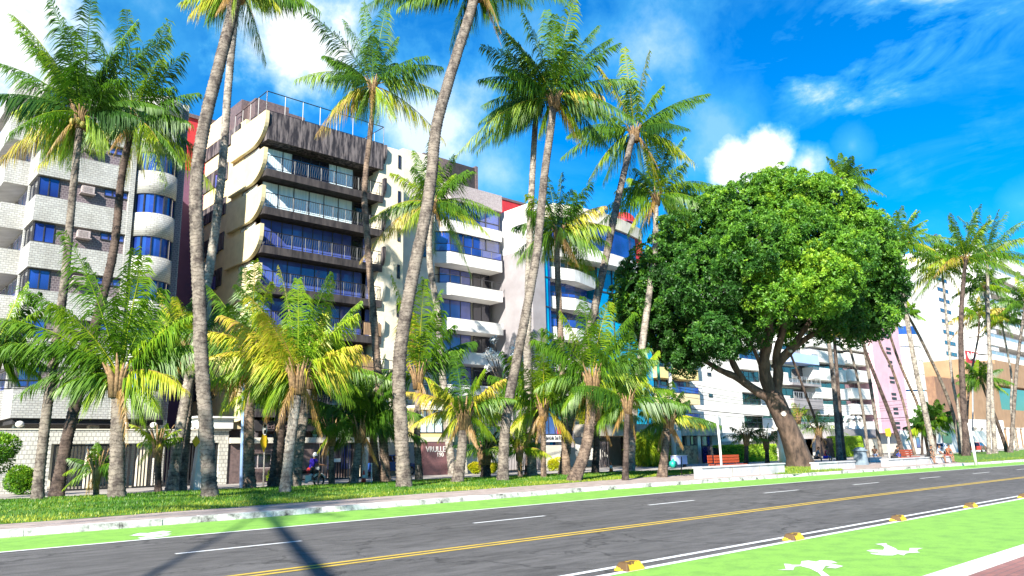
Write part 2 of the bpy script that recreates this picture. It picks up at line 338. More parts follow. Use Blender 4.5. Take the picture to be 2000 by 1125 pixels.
def far_kerb():
    g = MB(); rnd = random.Random(5); xs = XS
    for a, b in zip(xs, xs[1:]):
        n = max(1, int((b - a) / 1.0)); n = min(n, 40)
        for i in range(n):
            x0 = a + (b - a) * i / n; x1 = a + (b - a) * (i + 1) / n - .012
            y0, y1 = wy(x0, 20.4), wy(x1, 20.4); h = .15 + rnd.uniform(-.008, .008); d = rnd.uniform(-.01, .01)
            v = [(x0, y0 + d, -.02), (x1, y1 + d, -.02), (x1, y1 + d + .03, h), (x0, y0 + d + .03, h), (x1, y1 + .38, h), (x0, y0 + .38, h), (x1, y1 + .38, -.02), (x0, y0 + .38, -.02)]
            g.add(v, [(0, 1, 2, 3), (3, 2, 4, 5), (0, 3, 5, 7), (1, 6, 4, 2)])
    struct('far_kerb', g, m_kerb)
far_kerb()
struct('far_pavement', strip(20.75, 26.9, .13, jag=0), m_walk)
g = MB(); g.add([(x, y, .126) for x, y in ((-60, 26), (420, 12), (420, 45.5), (-60, 45.5))], [(0, 1, 2, 3)]); struct('plaza_paving', g, m_pave)
g = MB(); g.add([(x, y, .10) for x, y in ((-60, 45.5), (420, 45.5), (420, 70), (-60, 70))], [(0, 1, 2, 3)]); struct('forecourt', g, m_conc)
# lawns: each one sheet with blades growing on it
def lawn_edge(x): return 23.0 + max(0, x - 3.9) * .125 if x < 40 else 27.5
def lawn_back(x): return 37.0 - max(0, (x - 6)) * .06 if x < 34 else 35.3 - (x - 34) * .75
def lawns():
    rnd = random.Random(8); g = MB(); bl = MB()
    xs = [-40 + i * 1.0 for i in range(83)]
    rows = 12; vs = []
    for x in xs:
        a, b = lawn_edge(x) + rnd.uniform(-.12, .12), max(lawn_edge(x) + .3, lawn_back(x) + rnd.uniform(-.3, .3))
        for j in range(rows + 1):
            t = j / rows; vs.append((x, a + (b - a) * t, .134 + .16 * math.sin(math.pi * t) ** .7 + rnd.uniform(-.01, .01)))
    n = rows + 1
    g.add(vs, [(i * n + j, (i + 1) * n + j, (i + 1) * n + j + 1, i * n + j + 1) for i in range(len(xs) - 1) for j in range(rows)])
    def patch(poly_px, zh=.14):
        pts = [G(*q, .13) for q in poly_px]; c = sum(pts, Vector()) / len(pts); c.z = zh + .12
        g.add([tuple(p + Vector((0, 0, .006))) for p in pts] + [tuple(c)], [(i, (i + 1) % len(pts), len(pts)) for i in range(len(pts))])
        return [Vector(p) for p in pts], c
    pats = [patch([(1470, 924), (1550, 927), (1648, 919), (1640, 912), (1560, 904), (1500, 912)]),
            patch([(1862, 903), (1907, 904), (2040, 893), (2500, 884), (2500, 872), (2040, 876), (1860, 886)])]
    def blade(x, y, z, h, t):
        a = rnd.uniform(0, 6.28); w = rnd.uniform(.012, .026); dx, dy = math.cos(a) * w, math.sin(a) * w
        l = rnd.uniform(-.05, .05); k = rnd.uniform(-.05, .05)
        bl.add([(x - dx, y - dy, z), (x + dx, y + dy, z), (x + l, y + k, z + h)], [(0, 1, 2)], 0, t)
    for _ in range(90000):
        x = rnd.uniform(1.5, 43) if rnd.random() < .85 else rnd.uniform(-12, 2); a, b = lawn_edge(x), lawn_back(x)
        if b < a: continue
        t = rnd.random() ** 1.15; y = a + (b - a) * t + rnd.uniform(-.12, .12)
        z = .12 + .16 * math.sin(math.pi * min(1, max(0, t))) ** .7
        blade(x, y, z, rnd.uniform(.04, .11), max(0, min(1, .5 + .2 * math.sin(x * .9 + y * .7) * math.sin(x * .31 - y * 1.3) + (.3 if t < .1 else 0) + rnd.uniform(-.22, .22))))
    for pts, c in pats:
        for _ in range(7000):
            i = rnd.randrange(len(pts)); u, v = rnd.random(), rnd.random()
            if u + v > 1: u, v = 1 - u, 1 - v
            p = c + (pts[i] - c) * u + (pts[(i + 1) % len(pts)] - c) * v
            blade(p.x, p.y, p.z - .02, rnd.uniform(.06, .14), rnd.uniform(.5, 1))
    struct('lawn_ground', g, m_grass, True)
    o = bl.build('grass', m_blade); o['kind'] = 'stuff'
lawns()
# ------------------------------------------------------------------ palms
def crom(pts, n):
    out = []; k = len(pts)
    for i in range(k - 1):
        p0, p1, p2, p3 = pts[max(0, i - 1)], pts[i], pts[i + 1], pts[min(k - 1, i + 2)]
        for j in range(n):
            t = j / n; out.append(.5 * ((2 * p1) + (p2 - p0) * t + (2 * p0 - 5 * p1 + 4 * p2 - p3) * t * t + (3 * p1 - p0 - 3 * p2 + p3) * t ** 3))
    out.append(pts[-1]); return out
def frond(mb, c, tip, arch, lmax, npair, tint, rnd, hang, width=.03):
    L = (tip - c).length
    p1 = c + (tip - c) * .45 + Vector((0, 0, 1)) * arch * L
    K = 14; pts = []
    for i in range(K + 1):
        t = i / K; pts.append(c * (1 - t) ** 2 + p1 * 2 * t * (1 - t) + tip * t * t)
    mb.tube(pts[::2], [max(.007, .036 * (1 - i / 7.5)) * (L / 4) ** .5 for i in range(len(pts[::2]))], 4, 1, False, min(1, tint + .25))
    tw = rnd.uniform(-.65, .65); gl = gh = 1.0
    for i in range(npair):
        if i % 5 == 0: gl = rnd.uniform(.72, 1.12); gh = rnd.uniform(-.22, .3)
        s = .13 + .87 * (i + rnd.random() * .6) / npair; s = min(.999, s)
        q = s * K; a = int(q); f = q - a; p = pts[a] * (1 - f) + pts[a + 1] * f
        T = (pts[a + 1] - pts[a]).normalized()
        sd = T.cross(Vector((0, 0, 1)))
        if sd.length < .05: sd = T.cross(RIGHT)
        sd.normalize(); up = sd.cross(T); sd, up = sd * math.cos(tw) + up * math.sin(tw), up * math.cos(tw) - sd * math.sin(tw)
        l0 = lmax * (.5 + .8 * math.sin(math.pi * min(1, s * 1.02) ** .85)) * (1 - .35 * s)
        for sg in (-1, 1):
            if rnd.random() < .05: continue
            l = l0 * gl * rnd.uniform(.82, 1.12)
            d = (sd * sg * rnd.uniform(.45, .85) + T * rnd.uniform(.5, .95) + up * rnd.uniform(.05, .4) * (1 - hang) + Vector((rnd.uniform(-.12, .12), rnd.uniform(-.12, .12), -1)) * max(0, hang + gh) * rnd.uniform(.5, 1.2)).normalized()
            w = T * width * rnd.uniform(.8, 1.2)
            m = p + d * l * .5 - Vector((0, 0, 1)) * l * .05; e = m + (d * .5 + Vector((0, 0, -1)) * (.3 + .55 * hang)) * l * .8
            mb.add([p - w * .5, p + w * .5, m + w, m - w, e], [(0, 1, 2, 3), (3, 2, 4)], 0, max(0, min(1, tint + rnd.uniform(-.07, .07) + .1 * s)))
NP = [0]
def palm(label, px, w0, w1, r, bark=0, tips=(), n=8, dy=0.0, tint=.36, group='coconut palms on the lawn', base_y=None, pairs=78, kind='coconut_palm', young=False, hang=.55, nuts=False, ybias=.12, wmin=.024):
    """px: photo pixels up the trunk, base first, crown centre last; w: trunk width in photo pixels; r: frond reach in photo pixels"""
    NP[0] += 1; rnd = random.Random(NP[0] * 7 + 1)
    b = G(px[0][0], px[0][1], .13)
    if base_y is not None: b = P(px[0][0], px[0][1], base_y); b.z = .1
    pts = [P(q[0], q[1], b.y + dy * (i / (len(px) - 1)) ** 1.4) for i, q in enumerate(px)]; pts[0].z = .12
    c = pts[-1]; k = mpp(c); kb = mpp(b)
    root = thing(kind, label, 'palm tree', tuple(b), group)
    if 'far end' in group: w0 *= .72; w1 *= .72
    path = crom(pts, 8); H = sum((q - p).length for p, q in zip(path, path[1:])); m = max(12, int(H / .16)); 
    fine = []; acc = 0; step = H / m; fine.append(path[0]); 
    for p, q in zip(path, path[1:]):
        l = (q - p).length
        while acc + l >= step * len(fine) and len(fine) <= m: fine.append(p + (q - p) * ((step * len(fine) - acc) / max(l, 1e-6)))
        acc += l
    P2, rad = [], []
    for i, p in enumerate(fine):
        t = i / len(fine); rr = (w0 * kb * (1 - t) + w1 * k * t) * .5
        rr *= .80 * (1 + .34 * math.exp(-t * H / .45)) 
        jt = Vector((rnd.uniform(-1, 1), rnd.uniform(-1, 1), 0)) * rr * .035
        P2.append(p + jt); rad.append(rr * (1.05 + rnd.uniform(0, .03)))
        if i < len(fine) - 1: P2.append(p + jt + (fine[i + 1] - p) * .22); rad.append(rr * .95)
    P2[0] = P2[0] - Vector((0, 0, .25))
    t = MB(); t.tube(P2, rad, 12); t.build('trunk', m_bark[bark], root, True)
    cr = MB()
    for q in tips:
        dz = q[2] if len(q) > 2 else rnd.uniform(-.6, .6)
        v = RIGHT * q[0] - UPV * q[1]; L = v.length * k
        tip = c + v * k + FWD * dz * min(L, r * k) * .8
        el = (-q[1]) / math.hypot(q[0], q[1]); tn = q[3] if len(q) > 3 else tint + (rnd.random() < .3) * .2 + rnd.uniform(-.1, .08) + (.12 if el < 0 else 0)
        frond(cr, c, tip, .20 if el > .3 else .30, min(1.15, (.25 if young else .31) * r * k), pairs, tn, rnd, hang + (.25 if el < .35 else 0) * (not young), max(wmin, min(.032, .0058 * r * k)))
    if young and len(tips) > 6: n = max(3, n - 4)
    for i in range(2 if w1 > 9 else 0):       # dead fronds hanging against the trunk
        a = rnd.uniform(0, 6.28); L = r * k * rnd.uniform(.5, .7)
        frond(cr, c - Vector((0, 0, .15)), c + Vector((math.cos(a) * .45, math.sin(a) * .45, -.85)) * L, .3, .5, pairs // 2, 1.0, rnd, .9, wmin)
    ph = rnd.uniform(0, 6.28)
    for i in range(n):
        a = ph + i * 2.4; u = (i + .5) / n; e = R(82 - 105 * u) if not young else R(84 - 78 * u)
        L = r * k * rnd.uniform(.85, 1.1) * (.78 + .22 * math.cos(e)) * (1.0 if young else .95)
        tip = c + Vector((math.cos(a) * math.cos(e), math.sin(a) * math.cos(e), math.sin(e) - (.1 + .25 * math.cos(e)))) * L
        tn = tint + rnd.uniform(-.14, .1) + (.3 if rnd.random() < ybias else 0) + (.1 if u > .8 else 0)
        frond(cr, c, tip, .22, min(1.1, (.25 if young else .30) * r * k), pairs, tn, rnd, hang + (.25 if u > .4 else 0), max(wmin, min(.032, .0058 * r * k)))
    cr.build('crown', [m_palm, m_palm], root)
    fb = MB(); rr = w1 * k * .5
    for i in range(16):
        a = i * 2.4; d = Vector((math.cos(a), math.sin(a), 0)); h = rnd.uniform(.25, .8) * (1 + .5 * young)
        fb.tube([c - Vector((0, 0, .35 + rr * 1.5)) + d * rr * .8, c - Vector((0, 0, .0)) + d * rr * 1.25, c + d * (rr * 1.7 + h * .3) + Vector((0, 0, h * .75))], [rr * .38, rr * .34, .02], 5)
    fb.build('leaf_sheaths', m_fibre, root, True)
    if nuts:
        nb = MB()
        for i in range(9):
            a = i * 2.4; nb.ball(c + Vector((math.cos(a) * (rr + .14), math.sin(a) * (rr + .14), -.25 - .12 * (i % 3))), .12, .12, .15, 8)
        nb.build('coconuts', M('coconut_husk_%d' % NP[0], (.42, .26, .07), .6, (.2, .2, .04), 5), root, True)
    return root
def palms():
    A = palm
    A('tall leaning grey green trunked palm, leftmost of the tall ones, before the tiled building', [(72, 984), (82, 880), (105, 700), (125, 560), (140, 400), (150, 300), (158, 225)], 26, 15, 170, 0,
      [(-158, -100), (-150, -205, .2, .55), (-60, -225), (30, -225), (90, -200), (150, -170), (110, -60), (150, -20), (70, 60), (-30, 95), (-130, 95, -.3, .85), (-125, -10, 0, .7), (-110, 50), (-150, -40), (-110, -160), (60, -130), (-60, -120), (0, -160), (-80, 80)], 8, nuts=True)
    A('tall palm with black trunk leaning right, second from the left, beside the grey one', [(109, 972), (135, 840), (158, 752), (190, 620), (222, 489), (237, 350), (253, 268), (258, 240)], 30, 15, 155, 1,
      [(-60, -170), (20, -200), (80, -195), (100, -140), (130, -60), (115, 0), (120, 90), (145, 125), (-15, 115, 0, .8), (25, 105, 0, .8), (-90, 20), (-140, 60), (-185, 85, 0, .75), (-100, -90), (60, -120), (95, 130)], 8)
    A('very tall thick pale palm before the gap between the tiled and brown buildings', [(410, 978), (404, 850), (393, 700), (390, 600), (384, 450), (384, 350), (400, 240), (430, 120), (455, 20), (464, -30)], 35, 26, 150, 0,
      [(-95, 60, 0, .8), (-60, 70, 0, .5), (-10, 66), (120, 42, 0, .35), (150, 36), (-120, -60), (40, -120), (90, 55)], 8)
    A('slender smooth grey palm rising close behind the thickest pale trunk', [(335, 960), (350, 850), (366, 760), (385, 650), (410, 520), (432, 350), (445, 180), (457, 50), (466, -25)], 26, 16, 120, 2, [(-60, 50), (60, 45)], 8, group='coconut palms on the lawn')
    A('tall slim dark palm with full crown against sky beside the brown balcony building roof', [(755, 946), (744, 800), (735, 690), (728, 600), (716, 450), (712, 370), (722, 270), (729, 200), (728, 168)], 22, 11, 150, 3,
      [(-157, -20, .2, .6), (-105, 100, -.2, .9), (-110, -120), (-70, -150), (-20, -165), (25, -160), (45, -105), (135, -38, 0, .4), (140, 18, 0, .7), (50, 70), (15, 78), (-30, 65), (-90, -60), (-50, 40), (-90, 40)], 7)
    A('tallest curved palm leaning right across the middle, crown cut by the picture top', [(790, 957), (783, 830), (779, 738), (786, 654), (808, 530), (828, 436), (843, 342), (852, 250), (873, 170), (896, 95), (920, 20), (930, -28)], 34, 23, 230, 0,
      [(-225, 45, 0, .3), (-185, 20, .3, .3), (-120, 48, -.3, .4), (-52, 125, 0, .3), (-25, 95, .3, .3), (45, 62), (120, 0), (150, 40), (-100, -100), (60, -130), (-150, 52)], 5)
    A('big crowned palm with trunk leaning right, in front of the cream and blue glass buildings', [(982, 944), (985, 860), (993, 790), (1012, 690), (1035, 570), (1050, 480), (1063, 345), (1076, 250), (1082, 192)], 26, 17, 175, 0,
      [(-140, -95), (-145, -20), (-190, 118), (-125, 25), (-60, -170), (-10, -200), (40, -195), (90, -155), (118, -135), (120, -90), (95, 0, -.2, .85), (150, 60), (60, 80), (-30, 70), (-110, -130), (130, 60), (-80, -60), (20, -100), (-90, -120), (70, -60), (0, -150), (-165, 90)], 10)
    A('straight pale grey palm just left of the big crowned leaning palm', [(1040, 936), (1036, 850), (1030, 700), (1032, 560), (1037, 400), (1045, 250), (1050, 195)], 22, 13, 110, 2, [(-115, 42), (-105, -50), (-60, -90), (-85, 80), (-110, 10), (-100, 50)], 6)
    A('tall palm with grey trunk leaning right before the cyan glass building', [(1100, 933), (1108, 860), (1120, 775), (1140, 690), (1162, 600), (1183, 505), (1204, 403), (1230, 290), (1239, 258)], 24, 14, 155, 0,
      [(-70, -130, 0, .8), (-20, -165, 0, .7), (30, -160, 0, .75), (55, -90), (150, -78), (100, 40), (60, 130, 0, .8), (120, 60), (-60, 100), (-90, 95), (-130, 10), (-110, -60), (20, 100), (130, -60), (-140, 40), (-20, -110), (75, -40)], 6)
    A('tall white trunked palm at the left edge of the great spreading tree', [(1230, 926), (1236, 820), (1246, 745), (1258, 648), (1272, 545), (1280, 480), (1281, 384)], 22, 12, 135, 2,
      [(-120, 40), (-60, 75), (-50, -40), (-20, -120), (20, -120), (65, -125), (140, -25), (125, -20, .3), (60, 65), (90, 95), (-80, -10), (-30, 85), (50, -60), (-10, -80), (100, 30)], 6)
    A('middle height palm with round crown before the cream wall, between two tall trunks', [(885, 928), (873, 830), (862, 700), (855, 610), (840, 520), (839, 450), (845, 398)], 20, 13, 125, 2,
      [(-135, 115, -.4, .88), (-125, 32, 0, .7), (-80, -60, 0, .7), (-40, -110), (0, -120), (40, -100), (80, -60), (130, 20, 0, .5), (110, 60), (60, 90), (75, 140), (-60, 60), (40, -60), (-100, 70, .2, .8)], 9)
    A('middle height palm with narrow upright crown before the curved blue glass corner', [(1107, 934), (1101, 800), (1097, 700), (1092, 600), (1088, 500), (1090, 452)], 20, 13, 120, 3,
      [(-90, -10), (-60, -70), (-20, -110), (10, -120), (50, -60), (90, -50, 0, .85), (105, 20), (90, 50), (-80, 60), (30, 60), (60, -90), (-30, 55), (85, 100)], 8)
    K = 'short coconut palms on the lawn'
    A('stout short palm with wide fresh crown, in front of the tiled wall gate', [(228, 980), (229, 880), (231, 800), (234, 735)], 37, 30, 230, 0,
      [(-75, -280), (-190, -170, 0, .4), (-220, -120), (-120, -225), (30, -250, 0, .5), (60, -235), (110, -120), (130, -60), (150, 20), (100, 60), (-60, 40), (-100, 20), (-150, -60), (60, 80), (-180, 30), (-200, -60), (90, -170), (-30, -150), (140, -120)], 8, group=K, young=True, tint=.4, hang=.5)
    A('short palm at the far left edge with its trunk out of the picture', [(-38, 985), (-30, 860), (-12, 690)], 30, 24, 150, 1, [(60, -120), (110, -60), (100, 10), (70, 50), (40, -140), (95, -90), (30, 60), (90, 40), (50, -30)], 6, group=K, young=True)
    A('front one of the leaning twin palms by the motorcycle, pale trunk, yellow green crown', [(555, 969), (568, 860), (576, 790), (582, 735)], 25, 24, 210, 2,
      [(-190, -90, 0, .8), (-190, 20, 0, .6), (-120, -180, 0, .75), (-60, -215), (0, -190, 0, .55), (60, -205), (110, -120), (120, -60, 0, .8), (110, 30), (-60, 60), (-140, 60, 0, .7), (-150, -120, 0, .85), (-100, -30, 0, .8), (-60, -110, -.3, .8), (40, -120), (-170, -40, 0, .8)], 8, group=K, young=True, tint=.52, hang=.5, ybias=.4)
    A('short ringed palm leaning right, rear one of the twin pair by the motorcycle', [(577, 957), (588, 850), (598, 780), (604, 728)], 22, 23, 170, 0, [(90, -140), (100, -30), (90, 60), (40, -180), (60, -80), (70, 20)], 6, group=K, young=True, tint=.48, ybias=.3)
    A('short dark ringed palm leaning right, left neighbour of the twin pair', [(535, 956), (544, 870), (550, 800), (553, 755)], 29, 24, 140, 1, [(-90, 50), (-60, -70)], 8, group=K, young=True, tint=.45)
    A('short brown ringed palm behind the yellow diamond sign, right of the pale blue post', [(488, 960), (486, 860), (488, 770), (490, 700)], 27, 22, 170, 3, [(-150, -60), (-120, -150), (-40, -180), (40, -150), (-160, 30), (-60, 110, 0, .5), (20, -190)], 9, group=K, young=True, tint=.42, ybias=.3)
    A('pale leaning short palm just behind and left of the thick pale trunk', [(352, 958), (362, 860), (368, 760), (372, 680)], 24, 20, 150, 0, [(-90, -60, 0, .7), (-110, 20, 0, .6), (60, 60), (-60, -110, 0, .75)], 9, group=K, young=True, ybias=.35)
    A('waist high yellow green palm shoot in front of the black gate', [(309, 962), (309, 905), (309, 868)], 15, 14, 62, 1, [(-55, -40, 0, .75), (-40, 40, 0, .7), (45, -30, 0, .65)], 7, group=K, young=True, pairs=26, tint=.6)
    A('low palm sapling with long bent leaves just left of the stout palm', [(188, 975), (188, 945), (190, 918)], 12, 12, 75, 3, [(-72, 10), (-60, 35), (35, -40), (28, 20)], 6, group=K, young=True, pairs=26, tint=.42)
    A('small thin dark palm in front of the brown slatted gate beside the motorcycle', [(648, 951), (647, 900), (648, 848)], 13, 12, 70, 3, [(-50, -30), (-30, 40, 0, .7), (60, -50)], 9, group=K, young=True, pairs=28, tint=.3)
    A('short palm leaning right before the brown slatted gate, left of the red and white cone', [(689, 950), (698, 890), (703, 838)], 20, 17, 135, 0, [(-60, 40), (-90, -20), (60, -110), (-20, -130), (40, -60), (80, -90)], 9, group=K, young=True, tint=.34)
    A('short curved palm right of the red and white cone', [(739, 946), (731, 880), (726, 815)], 20, 17, 130, 3, [(-90, -60), (-60, -100), (60, 40), (20, -120)], 9, group=K, young=True, tint=.4)
    A('short palm with a tall upright plume of leaves, left of the red granite sign', [(819, 943), (815, 860), (816, 790), (816, 735)], 17, 16, 185, 0, [(-60, -200), (-20, -170), (40, -170), (70, -100), (60, 40), (-70, 30), (20, -190), (-40, -150), (85, -50), (50, -130)], 7, group=K, young=True, tint=.42, ybias=.25)
    A('short yellow leaved palm leaning right, right of the red granite sign', [(892, 948), (902, 880), (906, 810)], 27, 20, 125, 0, [(-118, -45, 0, .85), (-60, -60, 0, .8), (-20, -125, 0, .3), (40, -90, 0, .6), (80, -70, 0, .85), (100, -30, 0, .45), (-50, 50, 0, .8), (60, 50), (-100, 20, 0, .8)], 8, group=K, young=True, tint=.5, ybias=.3)
    A('knee high dark bushy palm at the foot of the beige wall', [(949, 938), (948, 905), (946, 880)], 22, 20, 70, 1, [(-55, 15), (-45, -45), (50, -30), (30, 30), (0, -70)], 9, group=K, young=True, pairs=30, tint=.25)
    A('low bright feathery palm in front of the black railing', [(1017, 938), (1015, 905), (1014, 878)], 11, 11, 75, 3, [(-45, -50), (40, -55), (-40, 20), (45, 10), (0, -75)], 9, group=K, young=True, pairs=34, tint=.55)
    A('short thin palm with hanging dry frond at the right of the low feathery one', [(1062, 938), (1061, 880), (1061, 800)], 13, 13, 150, 3, [(-100, -20, 0, .7), (-60, -110), (0, -150), (60, -100), (-70, 40, 0, .75), (60, 60, 0, .9), (90, -30), (30, -140)], 9, group=K, young=True, tint=.36, ybias=.2)
    A('short palm with straw coloured fibrous foot, behind the thin palm with the dry frond', [(1036, 934), (1038, 880), (1040, 795)], 28, 20, 130, 1, [(-80, -60), (-90, 10), (0, -150), (-60, -110)], 8, group=K, young=True, tint=.34)
    A('sturdy curved short palm with broad green crown, right of the two trunk clump', [(1120, 941), (1140, 890), (1152, 830), (1156, 738)], 30, 23, 165, 3, [(-60, -130), (-20, -160), (30, -150), (80, -130), (110, -60), (90, 40, 0, .75), (-90, -60), (-110, 20), (-60, 60), (60, 80), (110, 10), (60, -80), (-100, -100)], 9, group=K, young=True, tint=.42)
    A('short dark palm just right of the sturdy curved one', [(1162, 930), (1165, 870), (1164, 800)], 17, 15, 120, 1, [(70, -50), (60, 40), (90, 0)], 8, group=K, young=True, tint=.3)
    A('slender dark ringed palm before the white trunked tall palm', [(1221, 938), (1223, 870), (1225, 785)], 14, 14, 140, 1, [(-60, -110), (0, -140), (60, -100, 0, .7), (-90, -30), (80, 40), (-70, 60), (90, -20)], 9, group=K, young=True, tint=.36)
    A('short palm leaning right by the blue box, with a yellowing frond at its right', [(1293, 932), (1300, 870), (1305, 822)], 21, 16, 95, 3, [(-65, 30), (-50, -50), (40, -40), (75, 10, 0, .85), (-30, 50), (55, -5, 0, .8), (0, -80)], 9, group=K, young=True, tint=.34)
    D = 'small palms by the hedge'
    A('small dark palm left of the two before the clipped hedge', [(1457, 912), (1458, 880), (1457, 855)], 10, 9, 50, 1, [(-50, 0), (-42, 22), (40, 15), (30, -20)], 8, group=D, young=True, pairs=24, tint=.18, kind='small_palm')
    A('small dark palm right of the two before the clipped hedge', [(1499, 910), (1498, 885), (1496, 862)], 10, 9, 50, 1, [(-40, 10), (45, 10), (35, -20)], 8, group=D, young=True, pairs=24, tint=.2, kind='small_palm')
    A('small pale palm behind the leaning trunk of the great tree', [(1560, 900), (1560, 850), (1558, 815)], 10, 9, 42, 2, [], 10, group=D, young=True, pairs=22, tint=.55, kind='small_palm', base_y=44)
    A('bushy green palm clump behind the two people under the great tree', [(1598, 900), (1598, 870), (1598, 840)], 12, 11, 55, 1, [], 12, group=D, young=True, pairs=22, tint=.35, kind='small_palm', base_y=42)
    E_ = 'palms along the far end of the avenue'
    def far(label, px, w0, w1, r, bark, by, n=14, tint=.4, tips=()):
        n += 8; r *= 1.25
        return A(label, px, w0, w1, r, bark, tips, n, group=E_, base_y=by, pairs=44, wmin=.055, tint=tint, ybias=.2, nuts=False)
    far('thin black palm leaning steeply left, just right of the great trunk', [(1614, 895), (1596, 830), (1570, 760), (1545, 694), (1520, 640)], 9, 7, 40, 1, 42)
    far('thick grey palm trunk standing left of the pair before the blue white balconies', [(1640, 898), (1633, 800), (1625, 720), (1616, 650), (1606, 590)], 20, 10, 50, 0, 33)
    far('grey palm right beside the thick trunk before the blue white balconies', [(1648, 897), (1640, 800), (1634, 720), (1629, 655), (1624, 590)], 15, 9, 50, 1, 34)
    far('slim leaning grey palm before the last white balconies left of the pink tower', [(1697, 898), (1688, 820), (1675, 740), (1658, 672), (1640, 600)], 10, 7, 45, 0, 36)
    far('dark palm leaning left across the pink tower, next to the yellow sign', [(1764, 884), (1742, 820), (1715, 750), (1692, 690), (1670, 620)], 15, 8, 50, 1, 38)
    far('second dark palm leaning left across the pink tower', [(1785, 875), (1765, 790), (1742, 720), (1720, 674), (1700, 610)], 9, 7, 45, 3, 40)
    far('reddish palm leaning left along the right edge of the pink tower', [(1812, 872), (1795, 800), (1770, 740), (1750, 690), (1735, 640), (1728, 590)], 10, 7, 45, 3, 42)
    far('thick speckled palm with crown above the right shoulder of the great tree', [(1822, 868), (1806, 800), (1790, 728), (1774, 640), (1762, 560), (1755, 478)], 19, 12, 80, 2, 36, 12, .42, [(60, -50), (-40, -60, 0, .75), (70, 10, 0, .8), (40, -70), (0, -75)])
    far('curving thin palm arching left before the white tower', [(1876, 878), (1862, 810), (1838, 745), (1812, 690), (1792, 650), (1770, 610)], 12, 8, 30, 0, 36, 5)
    far('slim palm with drooping yellow green crown left of the thickest right hand trunk', [(1880, 874), (1872, 803), (1860, 740), (1852, 660), (1843, 560), (1839, 520)], 10, 7, 85, 2, 35, 12, .55, [(-90, -10, 0, .8), (-70, -50), (-60, 60, 0, .8), (60, -40), (40, 60, 0, .8)])
    far('tall thick palm with black foot on the right hand lawn, before the cleaning pole', [(1888, 894), (1886, 850), (1881, 778), (1877, 680), (1878, 600), (1886, 504)], 23, 11, 110, 1, 31.5, 12, .45, [(-100, 40, 0, .75), (-60, -80), (0, -100), (60, -70), (-60, -30), (90, 20, 0, .6), (-110, 0), (40, -100)])
    far('tall pale palm at right, right of the thick black footed one, highest crown there', [(1932, 888), (1930, 800), (1932, 700), (1930, 600), (1928, 500)], 13, 9, 105, 2, 32, 12, .42, [(60, -90), (90, -40), (80, 20, 0, .75), (-20, -100), (100, -70)])
    far('pale palm with a swollen sunlit foot beside the tallest right hand palm', [(1944, 888), (1938, 800), (1934, 700), (1928, 610), (1922, 560)], 16, 8, 50, 2, 33, 8)
    far('short crowned palm before the red square sign', [(1888, 868), (1890, 790), (1900, 715), (1911, 655), (1912, 615)], 8, 6, 50, 3, 40, 12, .5)
    far('slender palm at right with drooping crown before the tall white hotel', [(1985, 868), (1975, 800), (1976, 740), (1966, 680), (1955, 625)], 8, 6, 50, 2, 38, 12, .42)
    far('grey palm nearest the right edge, before the brown building', [(1974, 886), (1980, 800), (1986, 720), (1996, 640), (2004, 590)], 13, 8, 70, 0, 33, 12, .36, [(-60, 20), (-40, -30), (-50, 50)])
    far('black palm leaning hard left at the right end of the lawn', [(1968, 886), (1955, 845), (1940, 805), (1915, 740)], 13, 9, 45, 1, 36, 8)
    far('palm whose dark crown shows above the top of the great tree', [(1720, 878), (1700, 750), (1670, 560), (1646, 352)], 12, 8, 62, 0, 42, 14, .3, [(-45, -10), (55, 10, 0, .5), (50, -30), (10, -35), (60, 35)])
    far('low palm clump behind the three people on the white wall', [(1826, 880), (1826, 860), (1824, 820)], 10, 9, 45, 1, 40, 16, .28)
    far('young palm clump left of the people on the white wall, in deep shade', [(1800, 880), (1801, 860), (1802, 835)], 8, 7, 32, 1, 41, 12, .3)
    # palms beside the photographer: only their shadows fall into the picture
    def off(label, pts, r):
        root = thing('coconut_palm', label, 'palm tree', (pts[0][0], pts[0][1], 0), 'palms beside the near pavement')
        t = MB(); pa = crom([Vector(p) for p in pts], 12); t.tube(pa, [r * (1.9 - .9 * i / len(pa)) for i in range(len(pa))], 12); t.build('trunk', m_bark[0], root, True)
        cr = MB(); rnd = random.Random(3); c = pa[-1]
        for i in range(20):
            a = i * 2.4; e = R(75 - 90 * i / 20)
            frond(cr, c, c + Vector((math.cos(a) * math.cos(e), math.sin(a) * math.cos(e), math.sin(e) - .3)) * 4, .2, .85, 36, .4, rnd, .5)
        cr.build('crown', [m_palm, m_palm], root)
    off('leaning palm behind the camera whose shadow crosses the road by the dashed line', [(.8, -2.1, 0), (-1.8, 0, 3), (-6.2, 3.7, 8), (-11.4, 8, 14), (-16.6, 12.3, 20)], .08)
    off('leaning palm behind the camera whose shadow crosses the road at far left', [(-3.2, .9, 0), (-6.8, 2.4, 5), (-10.8, 4.1, 10), (-14.7, 5.7, 15), (-18.7, 7.3, 20)], .04)
palms()
